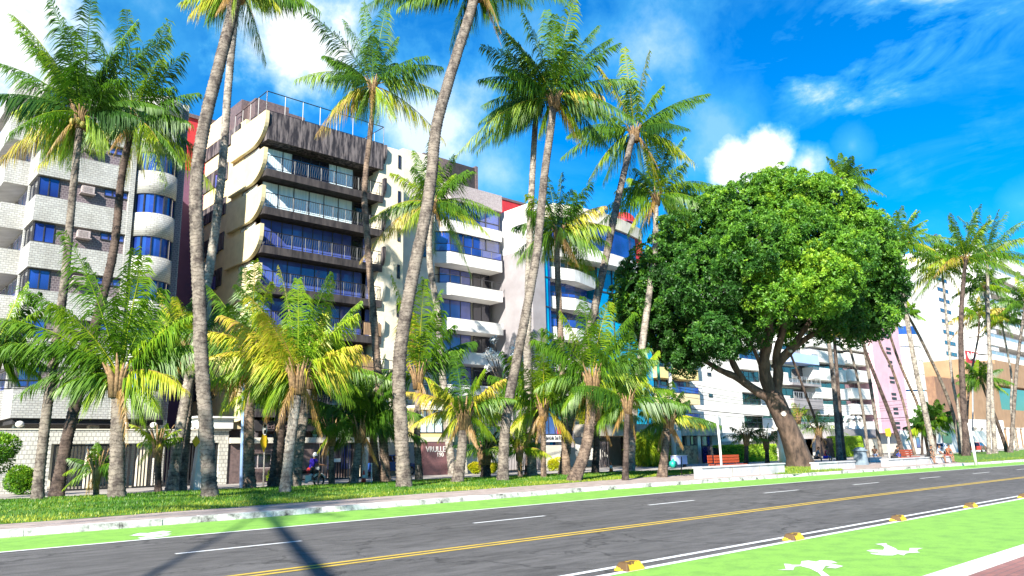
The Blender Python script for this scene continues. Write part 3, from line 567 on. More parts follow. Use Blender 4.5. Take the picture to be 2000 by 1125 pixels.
# ------------------------------------------------------------------ building helpers
def window(parent, u0, u1, z0, z1, d, n=2, glass=None, frame=None, face='S', fw=.06, rows=1):
    """frame and glazing set into a wall at depth d; u runs along the wall"""
    def b(mb, a0, a1, e0, e1, c0, c1, mi=0):
        if face == 'S': mb.box(a0, a1, d - e1, d - e0, c0, c1, mi)
        else: mb.box(d - e1, d - e0, a0, a1, c0, c1, mi)
    fr = MB(); b(fr, u0, u1, -.02, .05, z0, z0 + fw); b(fr, u0, u1, -.02, .05, z1 - fw, z1)
    for i in range(n + 1):
        c = u0 + (u1 - u0) * i / n; b(fr, max(u0, c - fw / 2), min(u1, c + fw / 2), -.02, .046, z0 + fw, z1 - fw)
    for j in range(1, rows):
        z = z0 + (z1 - z0) * j / rows; b(fr, u0 + fw, u1 - fw, -.02, .042, z - fw / 2, z + fw / 2)
    f = fr.build('window', frame or m_frame, parent)
    pn = MB(); b(pn, u0 + .01, u1 - .01, -.02, .015, z0 + .01, z1 - .01); pn.build('pane', glass or m_glass, f)
    return f
def rail(parent, pts, z0, h, mat=None, posts=1.0, bars=0, name='railing', wavy=False, r=.025, glass=None):
    mb = MB(); mat = mat or m_black
    for (x0, y0), (x1, y1) in zip(pts, pts[1:]):
        L = math.hypot(x1 - x0, y1 - y0)
        mb.tube([(x0, y0, z0 + h), (x1, y1, z0 + h)], r * 1.3, 4); mb.tube([(x0, y0, z0 + .08), (x1, y1, z0 + .08)], r * .8, 4)
        n = max(1, int(L / posts))
        for i in range(n + 1): x, y = x0 + (x1 - x0) * i / n, y0 + (y1 - y0) * i / n; mb.tube([(x, y, z0), (x, y, z0 + h)], r, 4)
        if bars:
            n = int(L / bars)
            for i in range(n):
                x, y = x0 + (x1 - x0) * (i + .5) / n, y0 + (y1 - y0) * (i + .5) / n; a = .035 if wavy else 0
                q = [(x + a * math.sin(j * 1.57 + i) * (x1 - x0) / L, y, z0 + .08 + (h - .08) * j / 4) for j in range(5)] if wavy else [(x, y, z0 + .08), (x, y, z0 + h)]
                mb.tube(q, r * .55, 3, cap=False)
    o = mb.build(name, mat, parent)
    if glass:
        gb = MB()
        for (x0, y0), (x1, y1) in zip(pts, pts[1:]): gb.add([(x0, y0, z0 + .1), (x1, y1, z0 + .1), (x1, y1, z0 + h - .04), (x0, y0, z0 + h - .04)], [(0, 1, 2, 3)])
        gb.build('rail_panel', glass, o)
    return o
def text(parent, s, loc, size, mat, name='lettering', face='S', ext=.015, font_sx=1):
    cu = bpy.data.curves.new(name, 'FONT'); cu.body = s; cu.size = size; cu.extrude = ext; cu.align_x = 'LEFT'
    o = bpy.data.objects.new(name + '_src', cu); COL.objects.link(o)
    dg = bpy.context.evaluated_depsgraph_get(); me = bpy.data.meshes.new_from_object(o.evaluated_get(dg))
    bpy.data.objects.remove(o); me.name = name
    rot = Matrix.Rotation(R(90), 4, 'X')
    if face == 'W': rot = Matrix.Rotation(R(-90), 4, 'Z') @ rot
    og = ORG[parent.name]; me.transform(Matrix.Translation(Vector(loc) - og) @ rot @ Matrix.Diagonal((font_sx, 1, 1, 1)))
    me.materials.clear(); me.materials.append(mat); q = bpy.data.objects.new(name, me); COL.objects.link(q); q.parent = parent; ORG[q.name] = og
    return q
def cyl_arc(mb, cx, cy, r, a0, a1, z0, z1, n=14, mi=0):
    pts = [(cx + r * math.cos(R(a0 + (a1 - a0) * i / n)), cy + r * math.sin(R(a0 + (a1 - a0) * i / n))) for i in range(n + 1)]
    mb.plan(pts, z0, z1, mi)
# ------------------------------------------------------------------ A: white tiled building with a round bay
def building_a():
    t = thing('apartment_building', 'white tiled apartment building with mauve window strips and a round glazed bay', 'building', (12, 48, 0))
    zs = [5.5 + 2.68 * k for k in range(7)]; ZT = 23.9
    core = MB(); core.box(8.35, 16.2, 48.25, 66, 3.9, ZT - .2)
    core.build('core_wall', m_mauve, t)
    w = MB()
    edges = [3.9] + sum([[z, z + 1.22] for z in zs], []) + [ZT]
    for a, b in zip(edges[::2], edges[1::2]):
        w.box(8.2, 13.2, 48.0, 48.25, a, b); w.box(8.2, 8.35, 48.25, 50.6, a, b); w.box(8.2, 8.35, 57.2, 66, a, b)
        w.box(7.0, 8.35, 50.6, 57.2, a, b if b - a < 3 else ZT)
    w.box(13.0, 13.28, 47.97, 48.3, 3.9, ZT + .3); w.box(8.22, 8.37, 50.35, 50.6, 3.91, ZT - .01); w.box(8.22, 8.37, 57.2, 57.5, 3.91, ZT - .01)
    w.box(15.9, 16.25, 48.3, 66, 0, ZT + .2)
    w.box(13.28, 15.9, 48.35, 48.6, 3.9, 4.6)
    w.build('wall', m_tile, t)
    bay = MB(); cx, cy, r = 14.6, 48.75, 1.34
    for a, b in zip(edges[::2], edges[1::2]): cyl_arc(bay, cx, cy, r, 180, 360, a, b)
    bo = bay.build('round_bay', m_tile, t, True)
    for p in bo.data.polygons: p.use_smooth = abs(p.normal.z) < .5 and len(p.vertices) == 4
    bo.data.update()
    for z in zs:
        fr = MB()
        for i in range(8):
            a = R(180 + 180 * i / 7); x, y = cx + 1.27 * math.cos(a), cy + 1.27 * math.sin(a); fr.box(x - .035, x + .035, y - .035, y + .035, z, z + 1.22)
        f = fr.build('bay_window', m_frame, t); g = MB(); cyl_arc(g, cx, cy, 1.22, 180, 360, z, z + 1.22); g.build('pane', m_glass, f)
        window(t, 8.33, 9.35, z + .04, z + 1.18, 48.24, 2, m_glass)
        window(t, 11.7, 13.0, z + .72, z + 1.16, 48.24, 3, m_glassp)
        window(t, 48.35, 50.3, z + .04, z + 1.18, 8.34, 2, m_glassd, face='W')
        window(t, 51.2, 53.6, z + .04, z + 1.18, 8.33, 2, m_glassp, m_alu, face='W')
        window(t, 54.4, 56.4, z + .04, z + 1.18, 8.33, 2, m_glass, m_alu, face='W')
        ac = MB(); ac.box(10.45, 11.1, 47.85, 48.3, z + .62, z + 1.02)
        for q in range(5): ac.box(10.5, 10.95, 47.835, 47.85, z + .67 + q * .065, z + .695 + q * .065)
        ac.box(10.38, 11.17, 47.8, 48.3, z + .55, z + .6)
        ac.build('air_conditioner', m_granw, t)
    # open ground floor
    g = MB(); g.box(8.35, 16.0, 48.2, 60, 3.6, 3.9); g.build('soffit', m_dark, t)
    for x in (8.9, 12.6, 15.4):
        c = MB(); c.box(x - .25, x + .25, 49.3, 49.9, .1, 3.6); c.build('pillar', m_offw, t)
    c = MB(); c.box(8.6, 15.9, 56, 56.3, .1, 3.6); c.build('garage_wall', m_offw, t)
    rf = MB(); rf.box(8.6, 15.6, 50, 62, ZT - .2, ZT + .1); rf.box(9, 12, 52, 57, ZT + .1, ZT + 2); rf.build('roof', m_conc, t)
    t2 = thing('apartment_building', 'pale tiled block at the far left, behind the white building with the round bay', 'building', (2, 68, 0))
    w = MB(); zt = P(20, 195, 68).z
    w.box(-6, 5.4, 68, 80, 0, zt); w.build('wall', m_tile, t2)
    for k in range(8):
        window(t2, 70, 72, 5 + 3 * k, 6.4 + 3 * k, 5.45, 2, m_glass, m_alu, face='W'); window(t2, -3, -.5, 5 + 3 * k, 6.4 + 3 * k, 67.95, 2, m_glass, m_alu)
    t3 = thing('apartment_building', 'red building with shade painted below in the gap between the tiled and the brown building', 'building', (21, 60, 0))
    w = MB(); zt = P(370, 230, 60).z; w.box(18.6, 30, 60, 74, 0, zt, 0); w.box(18.55, 30, 59.9, 60.0, 0, zt - 4.5, 1)
    w.build('wall', [m_red, M('shaded_red_render', (.16, .07, .12), .8, None, 1, .1)], t3)  # plum lower front is shade painted onto the red wall
    for k in range(6): window(t3, 23, 25, 4 + 3 * k, 5.4 + 3 * k, 59.88, 2, m_glassd)
    rp = MB(); rp.box(18.5, 30.1, 59.8, 60.1, zt, zt + .3); rp.build('parapet', m_granb, t3)
building_a()
# ------------------------------------------------------------------ B: brown balcony building with curved cream fins
def building_b():
    t = thing('apartment_building', 'dark brown apartment building with curved cream fins and long iron balconies', 'building', (26, 49, 0))
    zf = [4.65 + 2.75 * k for k in range(7)]; zt = 23.9
    b = MB(); b.box(22.0, 31.2, 51.2, 66, 0, 26.0, 0)
    b.build('core_wall', m_granb, t)
    w = MB(); w.box(21.75, 22.0, 52.4, 66, 3.5, 26.2); w.box(21.75, 22.0, 51.0, 52.4, 3.5, 4.6)
    w.build('side_wall', m_cream, t)
    pn = MB()
    for k, z in enumerate(zf[1:] + [23.9]):
        pn.box(21.66, 21.745, 55.2, 63, z - 1.9 + .3, z - .5 + .25, 0)
    pn.box(21.64, 21.74, 53.2, 66, 25.0, 26.1, 0)
    pn.build('side_panel', m_stain, t)
    for z in zf[1:]:
        window(t, 56.0, 57.4, z + .95, z + 2.1, 21.66, 1, m_glassp, face='W'); window(t, 61.0, 62.6, z + .95, z + 2.1, 21.66, 2, m_glassp, face='W')
    def fin(x0, x1, z):
        n = 9; pts = [(54.2, z + 1.55), (48.35, z + 1.55)]
        for i in range(n + 1):
            a = R(90 * i / n); pts.append((48.35 + 2.3 * (1 - math.cos(a)), z + .95 - 1.6 * math.sin(a)))
        pts += [(54.2, z - .65)]
        m = MB(); m.side(pts, x0, x1, 0); m.build('fin', m_cream, t)
    for z in zf + [23.9]:
        fin(21.45, 21.72, z - .05)
        n = 9; pts = [(50.6, z + 1.5), (48.35, z + 1.5)] + [(48.35 + 2.2 * (1 - math.cos(R(90 * i / n))), z + .9 - 1.6 * math.sin(R(90 * i / n))) for i in range(n + 1)] + [(50.6, z - .7)]
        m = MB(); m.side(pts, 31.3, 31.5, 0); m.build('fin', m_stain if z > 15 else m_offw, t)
    for k, z in enumerate(zf):
        s = MB(); s.box(21.75, 31.28, 48.6, 51.25, z - .42, z - .02); s.box(21.75, 31.28, 48.5, 48.62, z - .48, z + .06)
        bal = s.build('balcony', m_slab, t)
        rail(bal, [(21.8, 48.56), (31.2, 48.56)], z + .1, .98, m_black, .95, .16, wavy=True)
        gl = [m_glassd, m_glassd, m_glassp, m_glassp, m_glassp, m_curt, m_curt][k]; nn = [6, 6, 8, 8, 9, 6, 5][k]
        x1 = 29.3 if k in (4, 5, 6) else 30.6
        window(t, 22.05, x1, z + .0, z + 2.3, 49.75, nn, gl)
        if k >= 5 : window(t, 24.2 if k == 6 else 29.35, 27.2 if k == 6 else 31.1, z + .05, z + 2.25, 49.72, 2 if k == 6 else 1, m_glassd)
        if k in (2, 3, 4): window(t, 29.4, 30.2, z, z + 2.3, 49.77, 1, m_glassd); window(t, 30.25, 31.2, z, z + 2.3, 49.75, 1, m_glassp)
        window(t, 49.9, 52.3, z + .3, z + 2.0, 21.8, 3, m_curt, m_granw, face='W')
        if k < 3:
            q = MB(); q.box(29.8, 31.25, 48.45, 48.55, z + .1, z + 1.0); q.build('wicker_screen', M('wicker_%d' % k, (.3, .19, .11), .9, (.16, .1, .06), 3, .3, stretch=(9, 1, .5)), bal)
    tp = MB(); tp.box(21.75, 31.28, 48.5, 51.25, 23.35, 25.45); tp.build('roof_fascia', m_stain, t)
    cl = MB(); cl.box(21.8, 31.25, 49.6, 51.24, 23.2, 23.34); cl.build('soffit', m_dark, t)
    rail(t, [(21.6, 54), (21.6, 48.6), (31.3, 48.6), (31.3, 54)], 25.45, 1.5, m_frame, 1.3, name='roof_railing', r=.03)
    pb = MB(); pb.box(21.8, 27, 53.5, 60, 26, 28.2); pb.box(22.3, 25.0, 52.2, 53.5, 26, 28.0); pb.build('penthouse', m_granb, t)
    pw = MB(); pw.box(21.74, 21.8, 56, 60, 26.0, 28.1); pw.build('penthouse_trim', m_cream, t)
    pw = MB(); pw.box(25.5, 26.6, 50.5, 51.4, 25.5, 26.2); pw.build('roof_hatch', m_white, t)
    # ground floor
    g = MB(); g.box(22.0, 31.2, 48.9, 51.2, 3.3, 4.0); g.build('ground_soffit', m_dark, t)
    for x in (22.4, 23.6, 24.8, 26, 27.3, 28.5, 29.7): window(t, x, x + .8, .6, 3.2, 51.15, 1, m_glassp)
    text(t, 'Edificio', (22.8, 48.86, 3.42), .55, m_granb, ext=.02)
    for x in (22.1, 27, 31): pc = MB(); pc.box(x - .2, x + .2, 49, 49.5, .1, 3.3); pc.build('pillar', m_stain, t)
building_b()
# ------------------------------------------------------------------ C: cream building with blue glass and white balcony bands
def building_c():
    t = thing('apartment_building', 'cream building with blue glass behind broad white balcony bands, right of the brown one', 'building', (41, 52.5, 0))
    zt = 27.6
    w = MB(); w.box(35.8, 39.2, 52.5, 66, 0, zt, 0); w.box(39.2, 47.0, 54.4, 66, 0, 25.5, 0)
    w.build('wall', m_offw, t)
    ax0, ax1 = P(738, 500, 48.7).x, P(787, 500, 48.7).x; zt1 = P(762, 288, 48.7).z; sw = MB(); sw.box(ax0, ax1, 48.7, 54, 0, zt1); sw.build('front_tower_wall', M('bright_cream_render', (.72, .64, .5), .85, (.6, .53, .41), .8, .1), t)
    for z in (6.5, 9.5, 12.5, 15.5, 18.5, 21.5, 24.5):
        window(t, 53.6, 54.0, z, z + 1.5, 35.78, 1, m_glassd, face='W'); window(t, 37.9, 38.5, z - .3, z + .7, 52.48, 1, m_glassd)
        window(t, ax1 - .55, ax1 - .3, z - .6, z + .5, 48.69, 1, m_glassd)
    P3 = [(39.25, 54.3), (39.25, 53.7), (40.9, 52.4), (47.0, 52.4), (47.0, 54.3)]
    P3i = [(39.4, 54.35), (39.4, 53.85), (41.0, 52.62), (46.9, 52.62), (46.9, 54.35)]
    tops = [22.1, 19.15, 16.3, 13.2, 10.3, 7.4]
    for k, z in enumerate(tops):
        b = MB(); b.plan(P3, z - 1.05, z); bl = b.build('balcony', m_white, t)
        top = (tops[k - 1] - 1.05) if k else 24.0
        if k in (1, 2): rail(bl, [(39.3, 53.72), (40.9, 52.44), (46.95, 52.44)], z, .75, m_frame, 1.2, glass=m_glass if k == 1 else None)
        gm = [m_glass, m_glass, m_glassd, m_glassd, m_glassd, m_glassd][k]
        if k < 2:
            g = MB(); g.plan(P3i, z, top); g.build('glazing', gm, t)
            f = MB()
            for x in (41.0, 42.5, 43.6, 45.2, 46.9): f.box(x - .05, x + .05, 52.56, 52.66, z, top)
            f.box(41.0, 46.9, 52.57, 52.6, z + .55, z + .62); f.build('glazing_bars', m_frame, t)
        else:
            window(t, 41.0, 44.6, z, top, 54.2, 3, m_glassp); window(t, 44.9, 46.9, z, top, 54.2, 2, gm)
    b = MB(); b.plan([(39.2, 54.3), (39.2, 53.5), (40.9, 52.3), (47.05, 52.3), (47.05, 60), (39.2, 60)], 24.0, 25.6); b.build('granite_parapet', m_granw, t)
    b = MB(); b.box(42.3, 46.4, 55.5, 60, 25.6, 29.2, 0); b.build('penthouse', m_dark, t); b = MB(); b.box(39.2, 42.3, 54.2, 60, 25.6, 28.6); b.build('penthouse_wall', m_granb, t); b = MB(); b.box(46.4, 46.7, 55.4, 60, 25.6, 29.4); b.build('penthouse_pier', m_granb, t)
    g = MB(); g.box(39.2, 47.0, 53, 54.3, .1, 3.2, 0); g.build('lobby_glazing', m_glassd, t)
    t2 = thing('apartment_building', 'red painted roof storey showing behind, between the cream and the cyan glass buildings', 'building', (52, 60, 0))
    b = MB(); b.box(47.6, 58, 60, 70, 0, P(990, 392, 60).z); b.build('wall', m_red, t2)
    rl = MB(); rl.box(47.5, 58.1, 59.9, 60.2, P(990, 392, 60).z, P(990, 392, 60).z + .25); rl.build('coping', m_granb, t2)
building_c()
def building_d():
    t = thing('apartment_building', 'curvy white balcony building with cyan and blue glass, red dome on its roof', 'building', (54, 49, 0))
    w = MB(); w.box(47.6, 49.2, 49.0, 64, 0, 19.9, 0); w.box(47.58, 49.2, 48.98, 64, 19.9, 24.2, 1); w.box(49.2, 65.5, 52.5, 64, 0, 24.0, 1)
    w.build('wall', [m_grey, m_white], t)
    g = MB(); g.box(49.2, 50.2, 49.3, 52.5, 0, 22.5); g.build('blue_glass_strip', m_glass, t)
    g = MB(); g.box(49.25, 49.8, 49.2, 49.3, 0, 19.5); g.build('cyan_glass_strip', m_cyan, t)
    g = MB(); g.box(58.2, 65.4, 50.6, 52.5, 3, 20); g.build('cyan_wall', m_cyan, t)
    f = MB()
    for z in (5.9, 8.8, 11.7, 14.6, 17.4): f.box(58.2, 65.4, 50.52, 50.6, z, z + .12); f.box(49.1, 50.2, 49.12, 49.2, z, z + .08)
    for x in (58.2, 60.6, 63.0, 65.3): f.box(x, x + .08, 50.5, 50.6, 3, 20)
    f.build('glazing_bars', m_frame, t)
    def band(pts, z0, z1, mat=m_white, name='balcony'):
        b = MB(); b.plan(pts, z0, z1); return b.build(name, mat, t)
    n = 10; arc = [(50.0 + 15.6 * i / n, 50.2 - 1.3 * math.sin(math.pi * i / n)) for i in range(n + 1)]
    band(arc + [(65.6, 52.5), (50.0, 52.5)], 19.9, 21.1)
    band(arc[1:] + [(65.6, 52.5), (51.5, 52.5)], 23.9, 25.2, m_offw, 'roof_band')
    band([(a + .2, b + .3) for a, b in arc[1:-1]] + [(64, 52.4), (51.9, 52.4)], 21.1, 23.9, m_glass, 'roof_glazing')
    band([(51.8, 50.6), (58.1, 50.6), (58.1, 52.4), (51.8, 52.4)], 19.6, 19.88, M('orange_soffit', (.5, .24, .08), .7), 'soffit')
    base = [(50.2, 50.4), (50.2, 49.7), (53.4, 49.1), (54.4, 49.3), (57.9, 50.4), (57.9, 52.4), (50.2, 52.4)]
    inn = [(50.5, 52.42), (50.5, 50.5), (53.5, 49.9), (57.6, 50.9), (57.6, 52.42)]
    for k, z in enumerate((18.7, 15.85, 12.95, 10.05, 7.15)):
        o = band(base, z - 1.15, z); rail(o, [(50.25, 49.75), (53.4, 49.14), (54.4, 49.34), (57.85, 50.42)], z, .8 if k != 1 else .4, m_frame, .8, glass=m_glass if k in (1, 2) else None)
        b = MB(); b.plan([(50.5, 52.42), (50.5, 50.9), (53.5, 50.5), (57.6, 51.4), (57.6, 52.42)], z, z + 1.75); b.build('glazing', m_glassd if k in (0, 3, 4) else m_glass, t)
    dm = MB(); c = P(1215, 418, 55); dm.ball((c.x, 55, c.z - 1.3), 1.6, 1.6, 1.5, 14, 0, 0); dm.box(57, 65, 54, 58, 24, 25.6, 0); dm.build('roof_dome', m_red, t, False)
    rail(t, [(58, 50.2), (65, 50.9)], 25.2, .9, M('blue_paint', (.03, .12, .5), .5), 1, name='roof_railing')
    pl = MB(); pl.box(64.2, 65.6, 50.2, 52.4, 21.1, 23.9); pl.build('red_column', m_red, t)
    # E lower wing with coloured balconies
    t = thing('apartment_building', 'cream balcony building with cyan glass strips, seen behind the lamp posts', 'building', (70, 50, 0))
    w = MB(); w.box(65.9, 74.3, 51.6, 64, 0, 20); w.build('wall', m_offw, t)
    g = MB(); g.box(65.7, 66.6, 50.5, 51.6, 0, 19); g.box(70.6, 71.3, 51.3, 51.6, 3.5, 19); g.build('cyan_glass_strip', m_cyan, t)
    for k, z in enumerate((4.6, 7.5, 10.2, 13, 15.8, 18.6)):
        b = MB(); b.plan([(66.6, 51.6), (66.6, 50.0), (74.2, 50.0), (74.2, 51.6)], z - 1.15, z); o = b.build('balcony', m_cream if k % 2 else m_yellow, t)
        rail(o, [(66.7, 50.05), (74.1, 50.05)], z, .75, m_frame, 1.2, glass=m_glass if k != 2 else None)
        window(t, 67, 70.4, z, z + 1.7, 51.56, 3, m_glassd)
        window(t, 71.4, 74, z, z + 1.7, 51.56, 2, m_glass)
    t = thing('apartment_building', 'white building with a big blank white wall and window bands behind the leaning tree trunk', 'building', (84, 52, 0))
    w = MB(); w.box(75.3, 86.4, 52, 66, 0, 24); w.box(86.4, 93, 53.2, 66, 0, 24); w.build('wall', m_white, t)
    for k in range(7):
        z = 2.6 + 2.9 * k; b = MB(); b.box(86.4, 92.9, 52.2, 53.2, z, z + 1.35); b.build('balcony', m_white, t)
        window(t, 86.6, 92.6, z + 1.35, z + 2.9, 53.15, 5, m_glass if k > 2 else m_glassd, m_frame, rows=2)
    for z in (7.5, 10, 12.5, 15): window(t, 79, 79.8, z, z + .4, 51.97, 1, m_glassd)
building_d()
def far_buildings():
    t = thing('apartment_building', 'grey balconied building with iron railings right of the great trunk', 'building', (108, 60, 0))
    w = MB(); w.box(95, 123, 62, 76, 0, 16.5, 0); w.build('wall', m_white, t)
    for k, z in enumerate((3.9, 7.4, 11.0, 14.6)):
        b = MB(); b.box(104, 113.5, 60, 62, z, z + 1.9); b.build('balcony', m_white, t)
        b = MB(); b.box(113.5, 123, 59.4, 62, z, z + (.35 if k % 2 == 0 else 1.5)); o = b.build('balcony', m_grey if k < 3 else m_bluew, t)
        rail(o, [(113.6, 59.45), (122.9, 59.45)], z + (.35 if k % 2 == 0 else 1.5), 1.0, m_alu, 1.5, .6, r=.04)
        window(t, 105, 112, z + 1.9, z + 3.3, 61.95, 4, m_glassd); window(t, 114, 122, z + 1.4, z + 3.3, 61.95, 4, m_glassd)
    t = thing('apartment_building', 'white building with long blue shaded balcony bands and a pink stair tower', 'building', (138, 60, 0))
    w = MB(); w.box(121, 147, 62, 78, 0, 26, 0); w.build('wall', m_white, t)
    tw = MB(); tw.box(143.6, 156.6, 59, 78, 3.6, P(1700, 560, 59).z); tw.build('pink_tower', m_pink, t)
    for y0, y1 in ((667, 687), (693, 714), (725, 747), (761, 781), (792, 812), (640, 655), (826, 842)):
        a, b_ = P(1660, y0, 60).z, P(1660, y1, 60).z
        b = MB(); b.box(122, 133.8, 60, 62, b_, a); b.box(134.6, 143.4, 59.6, 62, b_ + .3, a + .3); b.build('balcony', m_white if y0 > 655 else m_offw, t)
        window(t, 124, 132, a, a + 1.5, 61.95, 4, m_glassd, m_alu); window(t, 135, 143, a + .3, a + 1.7, 61.95, 4, m_glassd, m_alu)
        v = MB(); v.box(149.6, 151.6, 58.9, 59.02, b_ + .5, b_ + .9); v.box(149.6, 151.6, 58.9, 59.02, b_ + 1.3, b_ + 1.7); v.build('vent_slits', m_black, t)
        rb = MB(); cyl_arc(rb, 162, 62, 4.6, 180, 360, b_ - .4, a + .5); rb.build('round_bay', m_white, t, False)
        rg = MB(); cyl_arc(rg, 162, 62, 4.2, 180, 360, a + .5, a + 2.2); rg.build('round_glazing', m_glass, t)
    w = MB(); w.box(157, 167, 62.2, 78, 0, 25); w.box(146, 157, 60.5, 78, 0, 3.55); w.build('rear_wall', m_offw, t)
    t = thing('tower_block', 'tall blank white tower rising behind the palms right of the pink tower', 'building', (205, 70, 0))
    w = MB(); zt = P(1830, 545, 70).z; w.box(190, 213, 70, 90, 17, zt, 0); w.box(213.5, 232, 72, 90, 17, P(1850, 530, 72).z, 0); w.box(190, 230, 70.3, 90, 0, 17, 1)
    w.build('wall', [m_white, m_yellow], t)
    for k in range(10):
        z = 18.5 + 2.9 * k; window(t, 214, 219, z, z + 1.0, 71.95, 3, m_glassd, m_granb); window(t, 221, 229, z, z + 1.0, 71.95, 4, m_glassd, m_granb)
    for x in (192, 200, 216): window(t, x, x + 6, 13.5, 15, 70.25, 3, m_glassd); window(t, x, x + 6, 9, 10.5, 70.25, 3, m_glassd)
    t = thing('house', 'low brown windowless block with yellow side behind the leaning palms', 'building', (195, 62, 0))
    w = MB(); w.box(181, 196, 62, 69.9, 6.2, P(1825, 735, 62).z, 0); w.box(181, 215, 64, 69.8, 0, 6.0, 1); w.box(196.3, 206, 63, 69.8, 6.2, 15.6, 2); w.build('wall', [m_brown, m_white, m_yellow], t)
    window(t, 197.5, 204, 8, 10, 62.95, 3, m_glassd); window(t, 197.5, 204, 12, 13.6, 62.95, 3, m_glassd); window(t, 184, 212, 1, 4, 63.95, 8, m_glassd, m_alu)
    t = thing('commercial_building', 'big tan building with a white arched colonnade at street level, far right', 'building', (215, 60, 0))
    w = MB(); w.box(196.8, 217, 60, 69.5, 6.8, P(1915, 705, 60).z); w.box(217, 262, 60, 69.5, 15.4, P(1960, 712, 60).z + .8); w.box(217, 262, 60, 69.5, 0, 9.4); w.build('wall', m_tan, t)
    g = MB(); g.box(217, 262, 61.5, 69, 9.4, 15.4); g.build('terrace_glazing', m_glassd, t)
    ar = MB(); ar.box(196.8, 236, 60.05, 62, 5.0, 6.78)
    for i in range(10):
        x = 197 + i * 4.2; ar.box(x, x + 1.0, 59.6, 61.8, 0, 3.6)
        for s in (-1, 1):
            pts = []
            for q in range(6):
                a = R(90 * q / 5); pts.append((x + .5 + s * (.5 + 1.6 * (1 - math.cos(a))), 3.6 + 1.4 * math.sin(a)))
            pts.append((x + .5 + s * .5, 5.0)); 
            if s > 0: pts = pts[::-1]
            n_ = len(pts); ar.add([(p, 59.7, z) for p, z in pts] + [(p, 61.7, z) for p, z in pts], [tuple(range(n_)), tuple(range(2 * n_ - 1, n_ - 1, -1))] + [(i2, n_ + i2, n_ + (i2 + 1) % n_, (i2 + 1) % n_) for i2 in range(n_)])
    ar.build('arched_colonnade', m_white, t)
    g = MB(); g.box(196.8, 236, 62, 62.2, 0, 5.0); g.build('shop_glazing', m_glassd, t)
    t = thing('hotel', 'tall white hotel with deep stepped balconies at the right edge', 'building', (300, 90, 0))
    x0 = P(1912, 600, 90).x; w = MB(); w.box(x0, x0 + 170, 96, 130, 0, P(1950, 500, 90).z); w.build('wall', m_white, t)
    for py in (500, 530, 562, 595, 628, 661, 694, 726):
        a, b_ = P(1950, py, 90).z, P(1950, py + 15, 90).z
        b = MB(); b.box(x0 + 3, x0 + 170, 90, 96, b_, a); o = b.build('balcony', m_white, t)
        rail(o, [(x0 + 4, 90.2), (x0 + 165, 90.2)], a, 1.5, m_alu, 9, r=.12, glass=m_alu)
        window(t, x0 + 20, x0 + 150, b_ - 4.2, b_ - .1, 95.9, 24, m_glassd, m_granb)
        fc = MB(); fc.box(x0 + 3, x0 + 18, 90.5, 95.8, b_ - 4.1, b_ - .02); fc.build('balcony_end_wall', m_white, t)
far_buildings()
